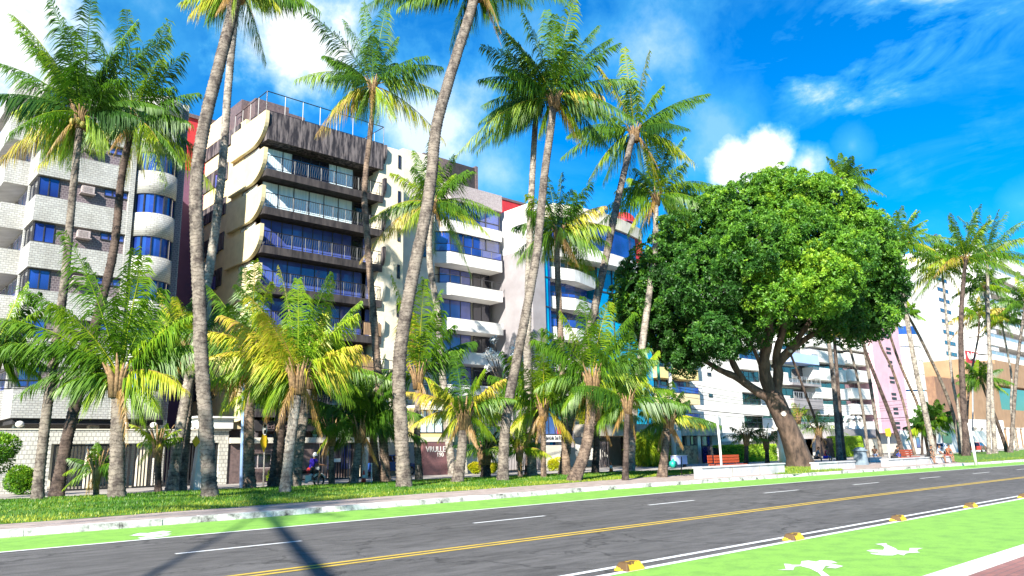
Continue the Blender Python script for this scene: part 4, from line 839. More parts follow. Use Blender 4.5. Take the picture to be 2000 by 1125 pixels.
# ------------------------------------------------------------------ the great spreading tree
def great_tree():
    rnd = random.Random(21)
    b = G(1572, 914, .15); by = b.y
    root = thing('spreading_tree', 'huge round crowned shade tree with a thick leaning brown trunk', 'tree', tuple(b))
    k = mpp(b)
    def px_(px, py, d=0): return CAM + ray(px, py) * (k + d / F_)
    t = MB()
    def limb(pts, r, n=12, mb=t):
        q = crom([px_(*p) for p in pts], 5); m = len(q)
        rr = [(r[0] + (r[1] - r[0]) * (i / (m - 1)) ** .8) * k * (1 + .05 * math.sin(i * 1.7) + rnd.uniform(-.03, .03)) for i in range(m)]
        mb.tube(q, rr, n); return q
    q = crom([px_(*p) for p in ((1574, 925), (1562, 895), (1545, 850), (1522, 800), (1506, 765))], 6); m = len(q); n = 20; vs = []
    for i, p in enumerate(q):              # fluted, buttressed bole
        u = i / (m - 1); r0 = (22 - 3 * u + 20 * math.exp(-u * 9)) * k
        for j in range(n):
            a = 2 * math.pi * j / n; rr = r0 * (1 + (.10 + .25 * math.exp(-u * 7)) * math.sin(a * 5 + u * 2) * .6 + .05 * math.sin(a * 9 + u * 5) + rnd.uniform(-.02, .02))
            vs.append(p + RIGHT * math.cos(a) * rr + FWD * math.sin(a) * rr)
    t.add(vs, [(i * n + j, i * n + (j + 1) % n, (i + 1) * n + (j + 1) % n, (i + 1) * n + j) for i in range(m - 1) for j in range(n)])
    t.build('trunk', m_treebark, root, True)
    B = [([(1510, 775), (1496, 740), (1493, 700), (1502, 660), (1500, 600)], (15, 7)), ([(1515, 775), (1520, 730), (1517, 690), (1530, 640), (1540, 560)], (12, 5)),
         ([(1515, 785), (1480, 765), (1440, 738), (1405, 722), (1370, 700)], (11, 4)), ([(1450, 742), (1432, 710), (1420, 680), (1400, 640)], (8, 4)),
         ([(1512, 720), (1540, 690), (1565, 668), (1610, 640), (1660, 620)], (9, 4)), ([(1520, 705), (1552, 670), (1580, 630), (1600, 600)], (8, 4)),
         ([(1500, 690), (1470, 640), (1430, 590), (1400, 540)], (8, 3)), ([(1496, 745), (1480, 700), (1460, 660)], (5, 3)), ([(1540, 560), (1600, 500, 3), (1660, 460, 4)], (6, 3)),
         ([(1500, 600), (1490, 500, -2), (1470, 420, 0)], (6, 3)), ([(1400, 640), (1330, 600, 2), (1260, 590, 3)], (5, 3))]
    for pts, r in B: m_ = MB(); limb(pts, r, 10, m_); m_.build('branch', m_treebark, root, True)
    cut = MB()
    for px, py, r in ((1508, 668, 4), (1531, 808, 5.5), (1515, 837, 4), (1545, 686, 3)):
        c = px_(px, py, -.72 if py > 780 else -.5); cut.tube([c + FWD * .4, c], [r * k, r * k * .9], 10)
    cut.build('pruning_scars', m_cut, root)
    # crown: clumps of leaf rosettes over the surface of many overlapping domes
    out = [(1197, 575), (1205, 630), (1232, 668), (1262, 668), (1285, 700), (1325, 735), (1395, 705), (1450, 695), (1500, 660), (1560, 672), (1610, 660), (1680, 668), (1730, 655),
           (1758, 610), (1770, 540), (1752, 470), (1718, 415), (1668, 378), (1610, 350), (1530, 336), (1450, 348), (1385, 378), (1330, 410), (1290, 445), (1250, 490), (1215, 530)]
    def inside(x, y, pad):
        n = len(out); ok = False; dmin = 1e9
        for i in range(n):
            (x1, y1), (x2, y2) = out[i], out[(i + 1) % n]
            if (y1 > y) != (y2 > y) and x < (x2 - x1) * (y - y1) / (y2 - y1) + x1: ok = not ok
            vx, vy = x2 - x1, y2 - y1; u = max(0, min(1, ((x - x1) * vx + (y - y1) * vy) / (vx * vx + vy * vy)))
            dmin = min(dmin, math.hypot(x - x1 - u * vx, y - y1 - u * vy))
        return ok and dmin >= pad
    cx, cy, ax, ay, dz = 1485, 540, 290, 205, 7.0
    lobes = []
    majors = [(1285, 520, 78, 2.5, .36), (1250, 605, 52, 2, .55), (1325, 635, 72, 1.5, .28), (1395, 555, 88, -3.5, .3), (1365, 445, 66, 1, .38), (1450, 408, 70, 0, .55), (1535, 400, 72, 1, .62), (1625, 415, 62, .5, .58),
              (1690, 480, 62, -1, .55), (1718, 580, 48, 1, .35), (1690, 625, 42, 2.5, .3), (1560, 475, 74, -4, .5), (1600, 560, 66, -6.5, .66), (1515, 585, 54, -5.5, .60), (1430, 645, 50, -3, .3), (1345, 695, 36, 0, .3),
              (1640, 620, 50, -1, .3), (1475, 490, 70, -5.5, .42), (1730, 530, 36, 0, .5), (1650, 520, 52, -5, .5), (1400, 660, 44, -5, .3), (1300, 570, 55, 1, .3)]  # last value: leaf tint, painting sunlit clumps lighter and shaded ones darker
    for mx_, my_, mr, md, mt in majors:
        n_ = int((mr / 19) ** 2 * 1.9) + 4
        for q in range(n_):
            z = 1 - 1.55 * (q + .5) / n_; a = q * 2.4; rr = math.sqrt(max(0, 1 - z * z)); r = rnd.uniform(14, 27)
            x, y = mx_ + math.cos(a) * rr * (mr - r * .6), my_ + math.sin(a) * rr * (mr - r * .6) * .9 - 4
            if not inside(x, y, r * .5): continue
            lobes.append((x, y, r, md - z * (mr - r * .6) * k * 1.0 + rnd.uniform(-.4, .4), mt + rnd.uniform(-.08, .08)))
    for i in range(len(out)):              # small lobes along the outline so it stays uneven
        for u in (.15, .5, .8):
            x = out[i][0] * (1 - u) + out[(i + 1) % len(out)][0] * u; y = out[i][1] * (1 - u) + out[(i + 1) % len(out)][1] * u
            r = rnd.uniform(13, 24); a = math.atan2(cy - y, cx - x); lobes.append((x + math.cos(a) * r * .9, y + math.sin(a) * r * .9, r, rnd.uniform(1, 4) if x < 1360 else rnd.uniform(-2, 4), rnd.uniform(.3, .6)))
    cr = MB(); C = px_(cx, cy, 0)
    def leaf(c, d, l, w, tn):
        s = d.cross(Vector((rnd.uniform(-1, 1), rnd.uniform(-1, 1), rnd.uniform(-1, 1)))).normalized() * w
        cr.add([c, c + d * l * .5 + s, c + d * l, c + d * l * .5 - s], [(0, 1, 2, 3)], 0, tn)
    for x, y, r, d, tl in lobes:
        c = px_(x, y, d); rm = r * k
        for _ in range(int(8.5 * rm * rm) + 6):            # leaf tufts over the dome, each a spray of rosettes
            v = Vector((rnd.gauss(0, 1), rnd.gauss(0, 1), rnd.gauss(0, 1))).normalized()
            if v.dot((c - C).normalized()) < -.4 and rnd.random() < .8: continue
            if v.z < -.55 and rnd.random() < .6: continue
            tc = c + v * rm * rnd.uniform(.72, 1.06); ts = rnd.uniform(.26, .5); t2 = tl + rnd.uniform(-.12, .12)
            for _ in range(13):
                w_ = (v * .7 + Vector((rnd.gauss(0, .6), rnd.gauss(0, .6), rnd.gauss(0, .6) + .15))).normalized(); q = tc + w_ * ts * rnd.uniform(.6, 1.05)
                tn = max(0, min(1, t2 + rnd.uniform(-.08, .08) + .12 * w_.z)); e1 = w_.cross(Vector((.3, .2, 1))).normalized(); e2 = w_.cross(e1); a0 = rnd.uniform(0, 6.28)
                for j in range(5):
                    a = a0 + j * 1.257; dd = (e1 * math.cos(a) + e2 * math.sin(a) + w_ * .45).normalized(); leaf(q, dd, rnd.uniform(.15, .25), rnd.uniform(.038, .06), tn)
    for _ in range(22000):                 # inner foliage that closes the crown, inner shade put into its dark tint
        x, y = rnd.uniform(1210, 1755), rnd.uniform(350, 720)
        if not inside(x, y, 16) or (y > 640 and 1440 < x < 1600): continue
        e = ((x - cx) / ax) ** 2 + ((y - cy) / ay) ** 2; q = px_(x, y, rnd.uniform(.25 if x < 1360 else 0, .8) * dz * math.sqrt(max(0, 1 - min(1, e))))
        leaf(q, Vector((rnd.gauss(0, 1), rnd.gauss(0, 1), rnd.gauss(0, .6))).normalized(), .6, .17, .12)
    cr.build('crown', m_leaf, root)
great_tree()
# ------------------------------------------------------------------ shrubs
def shrub(name, label, cat, c, rx, ry, rz, n, mat, tint=.5, leaf=.09, group=None, droop=0, seed=1, lobes=5, stem=.25):
    rnd = random.Random(seed); root = thing(name, label, cat, (c[0], c[1], .12), group); mb = MB(); c = Vector(c)
    L = [(Vector((rnd.uniform(-.5, .5) * rx, rnd.uniform(-.5, .5) * ry, rnd.uniform(-.35, .4) * rz)), rnd.uniform(.5, .72)) for _ in range(lobes)]
    for _ in range(n):
        o, s = rnd.choice(L); v = Vector((rnd.gauss(0, 1), rnd.gauss(0, 1), rnd.gauss(0, 1))).normalized(); kk = rnd.uniform(.75, 1.05)
        q = c + o + Vector((v.x * rx, v.y * ry, v.z * rz)) * s * kk
        if q.z < .1: continue
        d = (v + Vector((rnd.uniform(-.7, .7), rnd.uniform(-.7, .7), rnd.uniform(-.4, .6) - droop))).normalized(); w = d.cross(Vector((rnd.uniform(-1, 1), rnd.uniform(-1, 1), 1))).normalized() * leaf * .3
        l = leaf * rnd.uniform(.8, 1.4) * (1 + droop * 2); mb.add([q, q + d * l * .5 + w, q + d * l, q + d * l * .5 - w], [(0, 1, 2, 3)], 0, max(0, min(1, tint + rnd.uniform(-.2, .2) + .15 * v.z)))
    mb.build('foliage', mat, root)
    s = MB()
    for i in range(5):
        a = i * 1.26; s.tube([(c.x + .05 * math.cos(a), c.y + .05 * math.sin(a), .1), (c.x + rx * .3 * math.cos(a), c.y + ry * .3 * math.sin(a), c.z)], [.035, .015], 5)
    s.build('stems', m_treebark, root); return root
def plants():
    g = G(42, 966, .12); q = mpp(g)
    shrub('round_shrub', 'round clipped green shrub left of the black gate, the nearer of two', 'shrub', (g.x, g.y, .75), .85, .8, .7, 9000, m_leaf, .62, .09, seed=3)
    g = G(18, 962, .12); shrub('round_shrub', 'dark rounded shrub behind the clipped one at the far left', 'shrub', (g.x + .3, g.y + 2.4, 1.1), .9, .8, .9, 7000, m_leaf, .35, .1, seed=4)
    g = G(0, 905, 0); shrub('shrub', 'taller leafy bush cut by the left edge of the picture', 'shrub', tuple(P(-12, 885, 40)), 1.0, .9, .9, 6000, m_leaf, .55, .1, seed=5)
    p = P(1178, 815, 48); shrub('flowering_bush', 'big bright yellow bush growing over the concrete canopy', 'bush', tuple(p), 2.5, 1.5, 1.5, 12000, m_ylf, .72, .16, seed=6)
    for i, (px, py, r, l) in enumerate(((1080, 908, .8, 'yellow bush at the foot of the beige wall with the white sign, right'), (930, 928, .55, 'small yellow bush left of the knee high palm by the beige wall'),
                                       (962, 920, .55, 'small orange yellow bush right of the knee high palm by the beige wall'), (543, 940, .6, 'light green bush by the brown stone wall behind the ringed palms'))):
        p = P(px, py, 43.5 if i < 3 else 44.5); shrub('yellow_bush' if i < 3 else 'green_bush', l, 'bush', (p.x, p.y, .55), r, .5, r * .75, 3500, m_ylf, .75 if i < 3 else .4, .1, seed=10 + i)
    p = P(1265, 880, 43); shrub('weeping_plant', 'fountain shaped pale green weeping plant in front of the entrance', 'plant', (p.x, p.y, 1.55), 1.75, 1.3, 1.45, 8000, m_ylf, .38, .22, seed=20, droop=1.3)
    p = P(1345, 805, 47); shrub('trailing_plant', 'yellow plant trailing over the concrete canopy edge', 'plant', tuple(P(1225, 838, 46.2)), 2.4, .5, .45, 3500, m_ylf, .65, .14, seed=21, droop=.8)
    rnd = random.Random(2)
    def hedge(label, x0, x1, y, z, tint, seed):
        rnd = random.Random(seed); mb = MB()
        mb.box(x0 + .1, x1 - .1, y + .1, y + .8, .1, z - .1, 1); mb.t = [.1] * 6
        for _ in range(int(5200 * (x1 - x0) / 6)):
            u = rnd.random(); x = rnd.uniform(x0, x1)
            q = Vector((x, y + rnd.uniform(-.05, .12), rnd.uniform(.12, z))) if u < .65 else Vector((x, y + rnd.uniform(0, .9), z + rnd.uniform(-.08, .08)))
            d = Vector((rnd.uniform(-1, 1), -rnd.random(), rnd.uniform(-.2, 1))).normalized(); w = d.cross(Vector((1, .2, .3))).normalized() * .045
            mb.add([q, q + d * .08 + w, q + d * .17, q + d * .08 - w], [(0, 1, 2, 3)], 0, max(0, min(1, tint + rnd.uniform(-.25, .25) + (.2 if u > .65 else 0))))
        tag(mb.build('hedge', [m_leaf, m_dark], None, org=(x0, y, .1)), label, 'hedge', 'clipped hedges behind the red bench')
    a, b = P(1407, 900, 43).x, P(1448, 900, 43).x; hedge('fresh green hedge section left of the two small palms', a, b, 43, 1.7, .62, 1)
    a, b = P(1450, 900, 43.3).x, P(1518, 900, 43.3).x; hedge('yellow topped hedge section between the small palms and the white post', a, b, 43.3, 1.75, .8, 2)
    a, b = P(1628, 870, 46).x, P(1686, 870, 46).x; hedge('small yellow green hedge beyond the grey bin, farthest from the bench', a, b, 46, 2.6, .9, 3)
    # frangipani
    root = thing('frangipani_tree', 'small bare tree with white blossom clusters in front of the blue glass building', 'tree', tuple(P(985, 930, 44).xy) + (.1,))
    t = MB(); f = MB(); rnd = random.Random(4); base = P(985, 930, 44); base.z = .1; top = P(985, 760, 44)
    t.tube([base, base.lerp(top, .5), top], [.16, .13, .1], 8)
    for i in range(16):
        c = P(985 + rnd.uniform(-38, 40), 680 + rnd.uniform(-25, 55), 44 + rnd.uniform(-1, 1)); t.tube([top, top.lerp(c, .5) + Vector((0, 0, -.2)), c], [.07, .05, .03], 6)
        for _ in range(60):
            v = Vector((rnd.gauss(0, 1), rnd.gauss(0, 1), rnd.gauss(0, 1))).normalized(); q = c + v * rnd.uniform(.15, .4); d = v.cross(Vector((.2, .3, 1))).normalized() * .07; e = v.cross(d)
            f.add([q - d, q - e, q + d, q + e], [(0, 1, 2, 3)])
    t.build('trunk', m_bark[0], root, True); f.build('blossom', M('white_petals', (.8, .78, .74), .6), root)
plants()
# ------------------------------------------------------------------ walls, gates and entrances along the property line
def bars_gate(name, label, x0, x1, y, z1, pitch, w, mat, base=.12):
    t = thing(name, label, 'gate', (x0, y, base)); f = MB()
    f.box(x0, x1, y, y + .06, base, base + .1); f.box(x0, x1, y, y + .06, z1 - .08, z1); f.box(x0, x0 + .08, y, y + .06, base + .1, z1 - .08); f.box(x1 - .08, x1, y, y + .06, base + .1, z1 - .08)
    f.build('gate_frame', mat, t); s = MB(); n = int((x1 - x0) / pitch)
    for i in range(n): x = x0 + pitch * (i + .5); s.box(x - w / 2, x + w / 2, y + .015, y + .045, base + .1, z1 - .08)
    s.build('bars', mat, t); return t
def street_front():
    g1 = 9.75
    t = thing('boundary_wall', 'cream tiled boundary wall running along the top of the black gates', 'wall', (8, 45.5, 0))
    w = MB(); w.box(-10, 9.7, 45.5, 45.8, 0, 3.2); w.box(9.7, 18.9, 45.5, 45.8, 2.5, 3.2); w.box(18.35, 18.9, 45.5, 45.8, 0, 2.5); w.build('wall', m_tilew, t)
    w = MB(); w.box(-10, 19, 45.45, 45.9, 3.2, 3.26); w.build('coping', m_offw, t)
    w = MB(); w.box(17.0, 19.0, 45.2, 47.6, 3.3, 3.9); w.box(16.8, 19.3, 45.0, 47.8, 3.9, 4.0); w.build('guard_box_roof', m_white, t)
    for i, px in enumerate((38, 245, 300, 369)):
        c = P(px, 834, 45.65); lb = thing('globe_lamp', ['white globe lamp at the left end of the tiled wall top', 'second globe lamp from the left on the tiled wall', 'third globe lamp from the left on the tiled wall, half hidden by leaves', 'globe lamp on the tiled wall nearest the thick pale palm'][i], 'lamp', (c.x, 45.65, 3.26), 'globe lamps on the tiled wall')
        b = MB(); b.tube([(c.x, 45.65, 3.26), (c.x, 45.65, 3.34)], .1, 8); b.build('base', m_frame, lb); b = MB(); b.ball((c.x, 45.65, 3.48), .2, .2, .17, 12); b.build('globe', M('opal_glass_%d' % i, (.75, .7, .62), .3, None, 5, 0), lb, True)
    bars_gate('barred_gate', 'black barred gate in the tiled wall, left half behind the two leaning dark palms', 9.85, 13.6, 45.6, 2.45, .17, .07, m_black)
    bars_gate('barred_gate', 'black barred gate in the tiled wall, right half behind the thick pale palm', 13.75, 18.3, 45.6, 2.45, .17, .07, m_black)
    # brown building: beam, stone wall and slatted gate
    t = thing('entrance_canopy', 'long thin cream beam over the brown gate and stone wall', 'canopy', (19, 45.6, 2.4))
    b = MB(); b.box(18.95, 35.6, 45.3, 47.2, 2.45, 2.78); b.build('beam', m_offw, t)
    c = MB(); c.box(28.1, 28.4, 45.4, 45.8, .1, 2.44); c.build('column', m_offw, t)
    t = thing('stone_wall', 'brown stone wall with a small dark window, behind the yellow diamond sign', 'wall', (20, 45.7, 0))
    w = MB(); w.box(18.95, 20.0, 45.6, 46, 0, 2.4); w.box(20.0, 21.7, 45.6, 46, 0, .95); w.box(20.0, 21.7, 45.6, 46, 1.85, 2.4); w.box(21.7, 24.9, 45.6, 46, 0, 2.4); w.build('wall', m_granb, t)
    f = window(t, 20.0, 21.7, .95, 1.85, 45.75, 2, m_glassd, m_granw)
    bars_gate('slatted_gate', 'brown slatted gate with a small white plate, behind the motorcycle rider', 24.95, 28.05, 45.6, 2.4, .2, .11, m_stain)
    t = thing('gate_plate', 'small white number plate fixed on the brown slatted gate', 'sign', (27, 45.55, 1.6)); b = MB(); p = P(656, 899, 45.55); b.box(p.x - .33, p.x + .33, 45.52, 45.56, p.z - .11, p.z + .11); b.build('plate', m_white, t)
    # guard house
    t = thing('guard_house', 'small cream guard house with window panes and a white domed roof', 'guard house', (34, 46, 2.8))
    a, b_ = P(822, 860, 46).x, P(868, 860, 46).x
    w = MB(); w.box(32.5, a, 46.5, 48, 2.8, 4.9); w.box(a, b_, 46.3, 48, 2.8, 3.1); w.build('wall', m_yellow, t)
    rf = MB(); rf.box(a - .2, b_ + .2, 45.9, 48.2, 4.75, 5.1); rf.ball(((a + b_) / 2, 47, 5.1), .6, .6, .5, 12, 0, 0); rf.build('roof', m_white, t)
    window(t, a, b_, 3.1, 4.75, 46.3, 3, m_curt, m_frame)
    t = thing('sign_wall', 'red granite entrance wall with raised white letters and a number', 'sign', (33, 45.2, 0))
    a, b_ = P(827, 900, 45.2).x, P(876, 900, 45.2).x
    w = MB(); w.box(a, b_, 45.2, 45.6, .1, 2.4); w.build('wall', m_granite, t); w = MB(); w.box(b_ + .01, b_ + .25, 45.1, 45.6, .1, 2.42); w.build('edge', m_white, t)
    p = P(832, 883, 45.18); text(t, 'VRULLE', (p.x, 45.19, p.z), .56, m_white, font_sx=.92); p = P(853, 892, 45.18); text(t, '190', (p.x, 45.19, p.z), .42, m_white, name='number')
    # beige wall with glass on top
    t = thing('low_wall', 'beige rendered wall topped by a dark glass screen, right of the red granite sign', 'wall', (38, 45.6, 0))
    a, b_ = b_ + .5, P(985, 900, 45.6).x
    w = MB(); w.box(a, b_, 45.6, 45.9, .1, 1.95); w.build('wall', m_offw, t); window(t, a, b_, 1.95, 3.6, 45.7, 6, m_glassd, m_frame)
    bars_gate('railing_gate', 'black railing right of the beige wall, behind the low feathery palm', b_ + .05, P(1063, 900, 45.6).x, 45.6, 2.0, .16, .04, m_black)
    t = thing('sign_wall', 'beige wall with a white name board in script under blue curtains', 'sign', (46, 45.4, 0))
    a, b_ = P(1064, 900, 45.4).x, P(1101, 900, 45.4).x
    w = MB(); w.box(a, b_, 45.4, 45.8, .1, P(1080, 866, 45.4).z - .15); w.build('wall', m_offw, t)
    z0, z1 = P(1080, 863, 45.4).z, P(1080, 850, 45.4).z; w = MB(); w.box(a, b_, 45.3, 45.8, z0, z1); w.build('name_board', m_white, t)
    text(t, 'Jard.de Sol R', (a + .08, 45.28, z0 + .18), .42, m_frame, font_sx=.8)
    window(t, a, b_, z1 + .05, z1 + 1.6, 45.6, 3, m_glassp)
    w = MB(); w.box(b_ - .55, b_ - .05, 45.45, 45.5, z1 + .1, z1 + .95); w.build('red_curtain', m_red, t)
    a2 = P(1120, 900, 45.6).x; w = MB(); w.box(b_ + .3, a2 + .8, 46.2, 46.4, 1.9, 4.6); w.build('grey_panel', m_granw, t)
    # concrete canopy of the cream building
    a, b_ = P(1168, 900, 45.5).x, P(1409, 860, 45.5).x
    t = thing('entrance_building', 'long low concrete entrance canopy with dark openings and a stone mosaic panel', 'entrance building', (a, 45.5, 0))
    w = MB(); z0, z1 = P(1300, 851, 45.5).z, P(1300, 829, 45.5).z; w.box(a, b_, 45.3, 50, z0, z1); w.build('canopy_slab', m_conc, t)
    def seg(px0, px1, y0, y1, z0_, z1_, nm, mat): w = MB(); w.box(P(px0, 880, y0).x, P(px1, 880, y0).x, y0, y1, z0_, z1_); return w.build(nm, mat, t)
    seg(1218, 1322, 49, 49.3, .1, z0, 'back_wall', m_dark); seg(1322, 1364, 46.0, 49, .1, 1.9, 'mosaic_panel', M('stone_mosaic', (.5, .33, .18), .7, (.25, .13, .07), 3, .4, mid=(.45, .52)))
    seg(1322, 1328, 45.9, 49, 1.92, z0, 'pier', m_conc); seg(1343, 1349, 45.9, 49, 1.92, z0, 'pier', m_conc); seg(1364, 1370, 45.9, 49, .1, z0, 'pier', m_alu); seg(1392, 1411, 45.9, 49, .1, z0, 'pier', m_conc)
    for q0, q1 in ((1328.5, 1342.5), (1349.5, 1363.5)): window(t, P(q0, 870, 46.2).x, P(q1, 870, 46.2).x, 1.95, z0 - .02, 46.2, 1, m_glassd)
    window(t, P(1370.5, 870, 46.2).x, P(1391.5, 870, 46.2).x, .15, z0 - .02, 46.2, 2, m_glass)
    p = P(1358, 828, 45.4); text(t, 'well', (p.x, 45.6, p.z - .1), 1.05, m_offw)
    bars_gate('slatted_gate', 'grey slatted garage gate at the left end of the concrete canopy', P(1169, 900, 45.5).x, P(1193, 900, 45.5).x, 45.7, z0 - .5, .28, .15, m_stain)
    t = thing('hotel_sign_wall', 'grey stone wall with raised pale letters behind the red bench', 'sign', (b_ + .3, 45.3, 0))
    c0, c1 = b_ + .1, P(1515, 880, 46).x; w = MB(); w.box(c0, c1, 46, 46.4, .1, P(1430, 862, 46).z); w.build('wall', m_granw, t)
    w = MB(); w.box(c0, c0 + 9, 46.5, 46.7, P(1430, 862, 46).z, P(1430, 845, 46).z); w.build('upper_wall', m_white, t)
    p = P(1411, 869, 45.95); text(t, 'HOTEL', (p.x, 45.97, p.z - .25), .62, m_offw); p = P(1411, 876, 45.95); text(t, 'IOIOCZ', (p.x, 45.97, p.z - .28), .62, m_offw, name='lettering')
    # far shopfronts under the white buildings
    t = thing('shopfront', 'low dark awning shopfront left of the yellow sign, in the distance', 'shop', tuple(P(1650, 880, 52).xy) + (0,))
    a, b_ = P(1622, 860, 52).x, P(1712, 860, 52).x; w = MB(); z1 = P(1670, 838, 52).z; w.box(a, b_, 52, 58, z1 - 1.3, z1); w.build('awning', m_grey, t)
    w = MB(); w.box(a, b_, 54, 54.2, 0, z1 - 1.3); w.build('dark_opening', m_glassd, t)
    w = MB(); w.box(P(1694, 870, 50).x, P(1717, 870, 50).x, 50, 50.4, .1, P(1700, 858, 50).z); w.build('cream_panel', m_offw, t)
    sg = MB()
    for px in (1657, 1668, 1678):
        c = P(px, 827, 53); q = []
        for i in range(13): aa = 2 * math.pi * i / 12; q.append((c.x + 1.15 * math.cos(aa), 53, c.z + .9 * math.sin(aa)))
        sg.tube(q, .3, 6, cap=False)
    sg.build('ring_emblem', m_white, t)
    t = thing('garden_wall', 'white garden wall behind the three seated people', 'wall', tuple(P(1800, 890, 47).xy) + (0,))
    w = MB(); w.box(P(1765, 880, 47).x, P(1935, 880, 47).x, 47, 47.4, .1, 3.6); w.build('wall', m_white, t)
    window(t, P(1790, 870, 47).x, P(1797, 870, 47).x, 1.0, 2.6, 46.98, 1, m_glassp); w = MB(); w.box(P(1845, 880, 46.8).x, P(1862, 880, 46.8).x, 46.8, 46.98, 1.6, 3.3); w.build('dark_opening', m_glassd, t)
street_front()
# ------------------------------------------------------------------ people
def skin(name, V, Ed, mat, parent, root=0, sub=1, xf=None):
    me = bpy.data.meshes.new(name); vs = [xf @ Vector(v[:3]) - ORG[parent.name] if xf else Vector(v[:3]) for v in V]
    me.from_pydata(vs, Ed, []); o = bpy.data.objects.new(name, me); COL.objects.link(o); o.parent = parent; ORG[o.name] = ORG[parent.name]
    o.modifiers.new('Skin', 'SKIN').use_smooth_shade = True
    for i, v in enumerate(V):
        r = v[3]; me.skin_vertices[0].data[i].radius = (r, v[4] if len(v) > 4 else r)
    me.skin_vertices[0].data[root].use_root = True
    sb = o.modifiers.new('Sub', 'SUBSURF'); sb.levels = sb.render_levels = sub; me.materials.append(mat); return o
def person(label, loc, yaw, pose, shirt, short, hair, skinc=m_skin, helmet=None, group=None, shoes=None):
    t = thing('person', label, 'person', tuple(loc), group); xf = Matrix.Translation(Vector(loc)) @ Matrix.Rotation(yaw, 4, 'Z')
    p = pose; V = []; Ed = []
    def v(c, r, link=None, r2=None):
        V.append((*c, r, r2 or r)); 
        if link is not None: Ed.append((link, len(V) - 1))
        return len(V) - 1
    lerp = lambda a, b, u: tuple(a[i] + (b[i] - a[i]) * u for i in range(3))
    pel = v(p['pel'], .13, None, .11); mid = v(lerp(p['pel'], p['chest'], .5), .125, pel, .095); ch = v(p['chest'], .15, mid, .11)
    nk = v(p['neck'], .055, ch); v(lerp(p['neck'], p['head'], .45), .05, nk)
    for s in (-1, 1):
        sh, el, wr = p['sh'](s), p['el'](s), p['wr'](s)
        a = v(sh, .062, ch); b = v(lerp(sh, el, .5), .048, a); c = v(el, .04, b); d = v(lerp(el, wr, .5), .036, c); w = v(wr, .025, d)
        hd = tuple(wr[i] + p['hd'](s)[i] * .07 for i in range(3)); h = v(hd, .03, w, .018); D = Vector(p['hd'](s)); Sd = Vector((1, 0, 0)) if abs(D.x) < .7 else Vector((0, 1, 0))
        for q, (off, ln) in enumerate(((-.03, .07), (-.01, .085), (.011, .08), (.03, .06))):
            k1 = Vector(hd) + Sd * off + D * .03; f1 = v(tuple(k1), .010, h); f2 = v(tuple(k1 + D * ln * .55 + Vector((0, 0, -.01))), .009, f1); v(tuple(k1 + D * ln * .9 + Vector((0, 0, -.035))), .008, f2)
        th = v(tuple(Vector(wr) + D * .035 + Sd * -s * .035), .011, w); v(tuple(Vector(wr) + D * .08 + Sd * -s * .055), .009, th)
        hp, kn, an = p['hip'](s), p['kn'](s), p['an'](s)
        a = v(hp, .09, pel); b = v(lerp(hp, kn, .5), .078, a); c = v(kn, .055, b); d = v(lerp(kn, an, .35), .055, c); e = v(an, .035, d)
        ft = tuple(an[i] + p['ft'](s)[i] * .17 for i in range(3)); v((ft[0], ft[1], ft[2] - .04), .035, e, .025)
    skin('body', V, Ed, skinc, t, 0, 1, xf)
    # head: skull, jaw, nose, ears, eyes
    hb = MB(); H = Vector(p['head']); fw = Vector(p.get('look', (0, 1, 0))); rt = fw.cross(Vector((0, 0, 1))).normalized()
    vs = []; n = 14; m = 9
    for i in range(m + 1):
        th = math.pi * i / m
        for j in range(n):
            a = 2 * math.pi * j / n; f = math.cos(a); rr = math.sin(th); z = math.cos(th) * .125
            wdt = .078 * (1 - .25 * max(0, -math.cos(th))); dp = .098 * (1 - .12 * max(0, -math.cos(th)))
            vs.append(H + fw * (f * rr * dp + (.012 if z < 0 else 0)) + rt * math.sin(a) * rr * wdt + Vector((0, 0, z)))
    hb.add([xf @ q for q in vs], [(i * n + j, (i + 1) * n + j, (i + 1) * n + (j + 1) % n, i * n + (j + 1) % n) for i in range(m) for j in range(n)])
    hd = hb.build('head', skinc, t, True)
    fb = MB(); c = H + fw * .1; fb.tube([xf @ (H + fw * .085 + Vector((0, 0, .02))), xf @ (H + fw * .118 + Vector((0, 0, -.025)))], [.009, .017], 6)
    for s in (-1, 1): fb.ball(xf @ (H + rt * s * .08), .014, .02, .032, 8)
    fb.build('nose_and_ears', skinc, hd, True)
    eb = MB()
    for s in (-1, 1): eb.ball(xf @ (H + fw * .088 + rt * s * .032 + Vector((0, 0, .012))), .012, .012, .009, 8)
    eb.tube([xf @ (H + fw * .096 + rt * -.025 + Vector((0, 0, -.06))), xf @ (H + fw * .096 + rt * .025 + Vector((0, 0, -.06)))], .006, 5)
    eb.build('eyes_and_mouth', m_black, hd, True)
    hr = MB(); vs = []
    R_ = 1.18 if helmet else 1.09
    for i in range(6):
        th = R(100 if helmet else 82) * i / 5
        for j in range(n):
            a = 2 * math.pi * j / n; back = -math.cos(a); e = th * (1 + (.30 if back > 0 else -.12 if not helmet else .05) * back ** 2)
            vs.append(H + (fw * (math.cos(a) * math.sin(e) * .102) + rt * math.sin(a) * math.sin(e) * .084 + Vector((0, 0, math.cos(e) * .13))) * R_)
    hr.add([xf @ q for q in vs], [(i * n + j, (i + 1) * n + j, (i + 1) * n + (j + 1) % n, i * n + (j + 1) % n) for i in range(5) for j in range(n)])
    hr.build('helmet' if helmet else 'hair', helmet or hair, t, True)
    # shirt with sleeves, trousers
    V2 = [(*p['pel'], .155, .135), (*lerp(p['pel'], p['chest'], .5), .15, .12), (*p['chest'], .175, .13), (*lerp(p['chest'], p['neck'], .7), .08, .07)]; E2 = [(0, 1), (1, 2), (2, 3)]
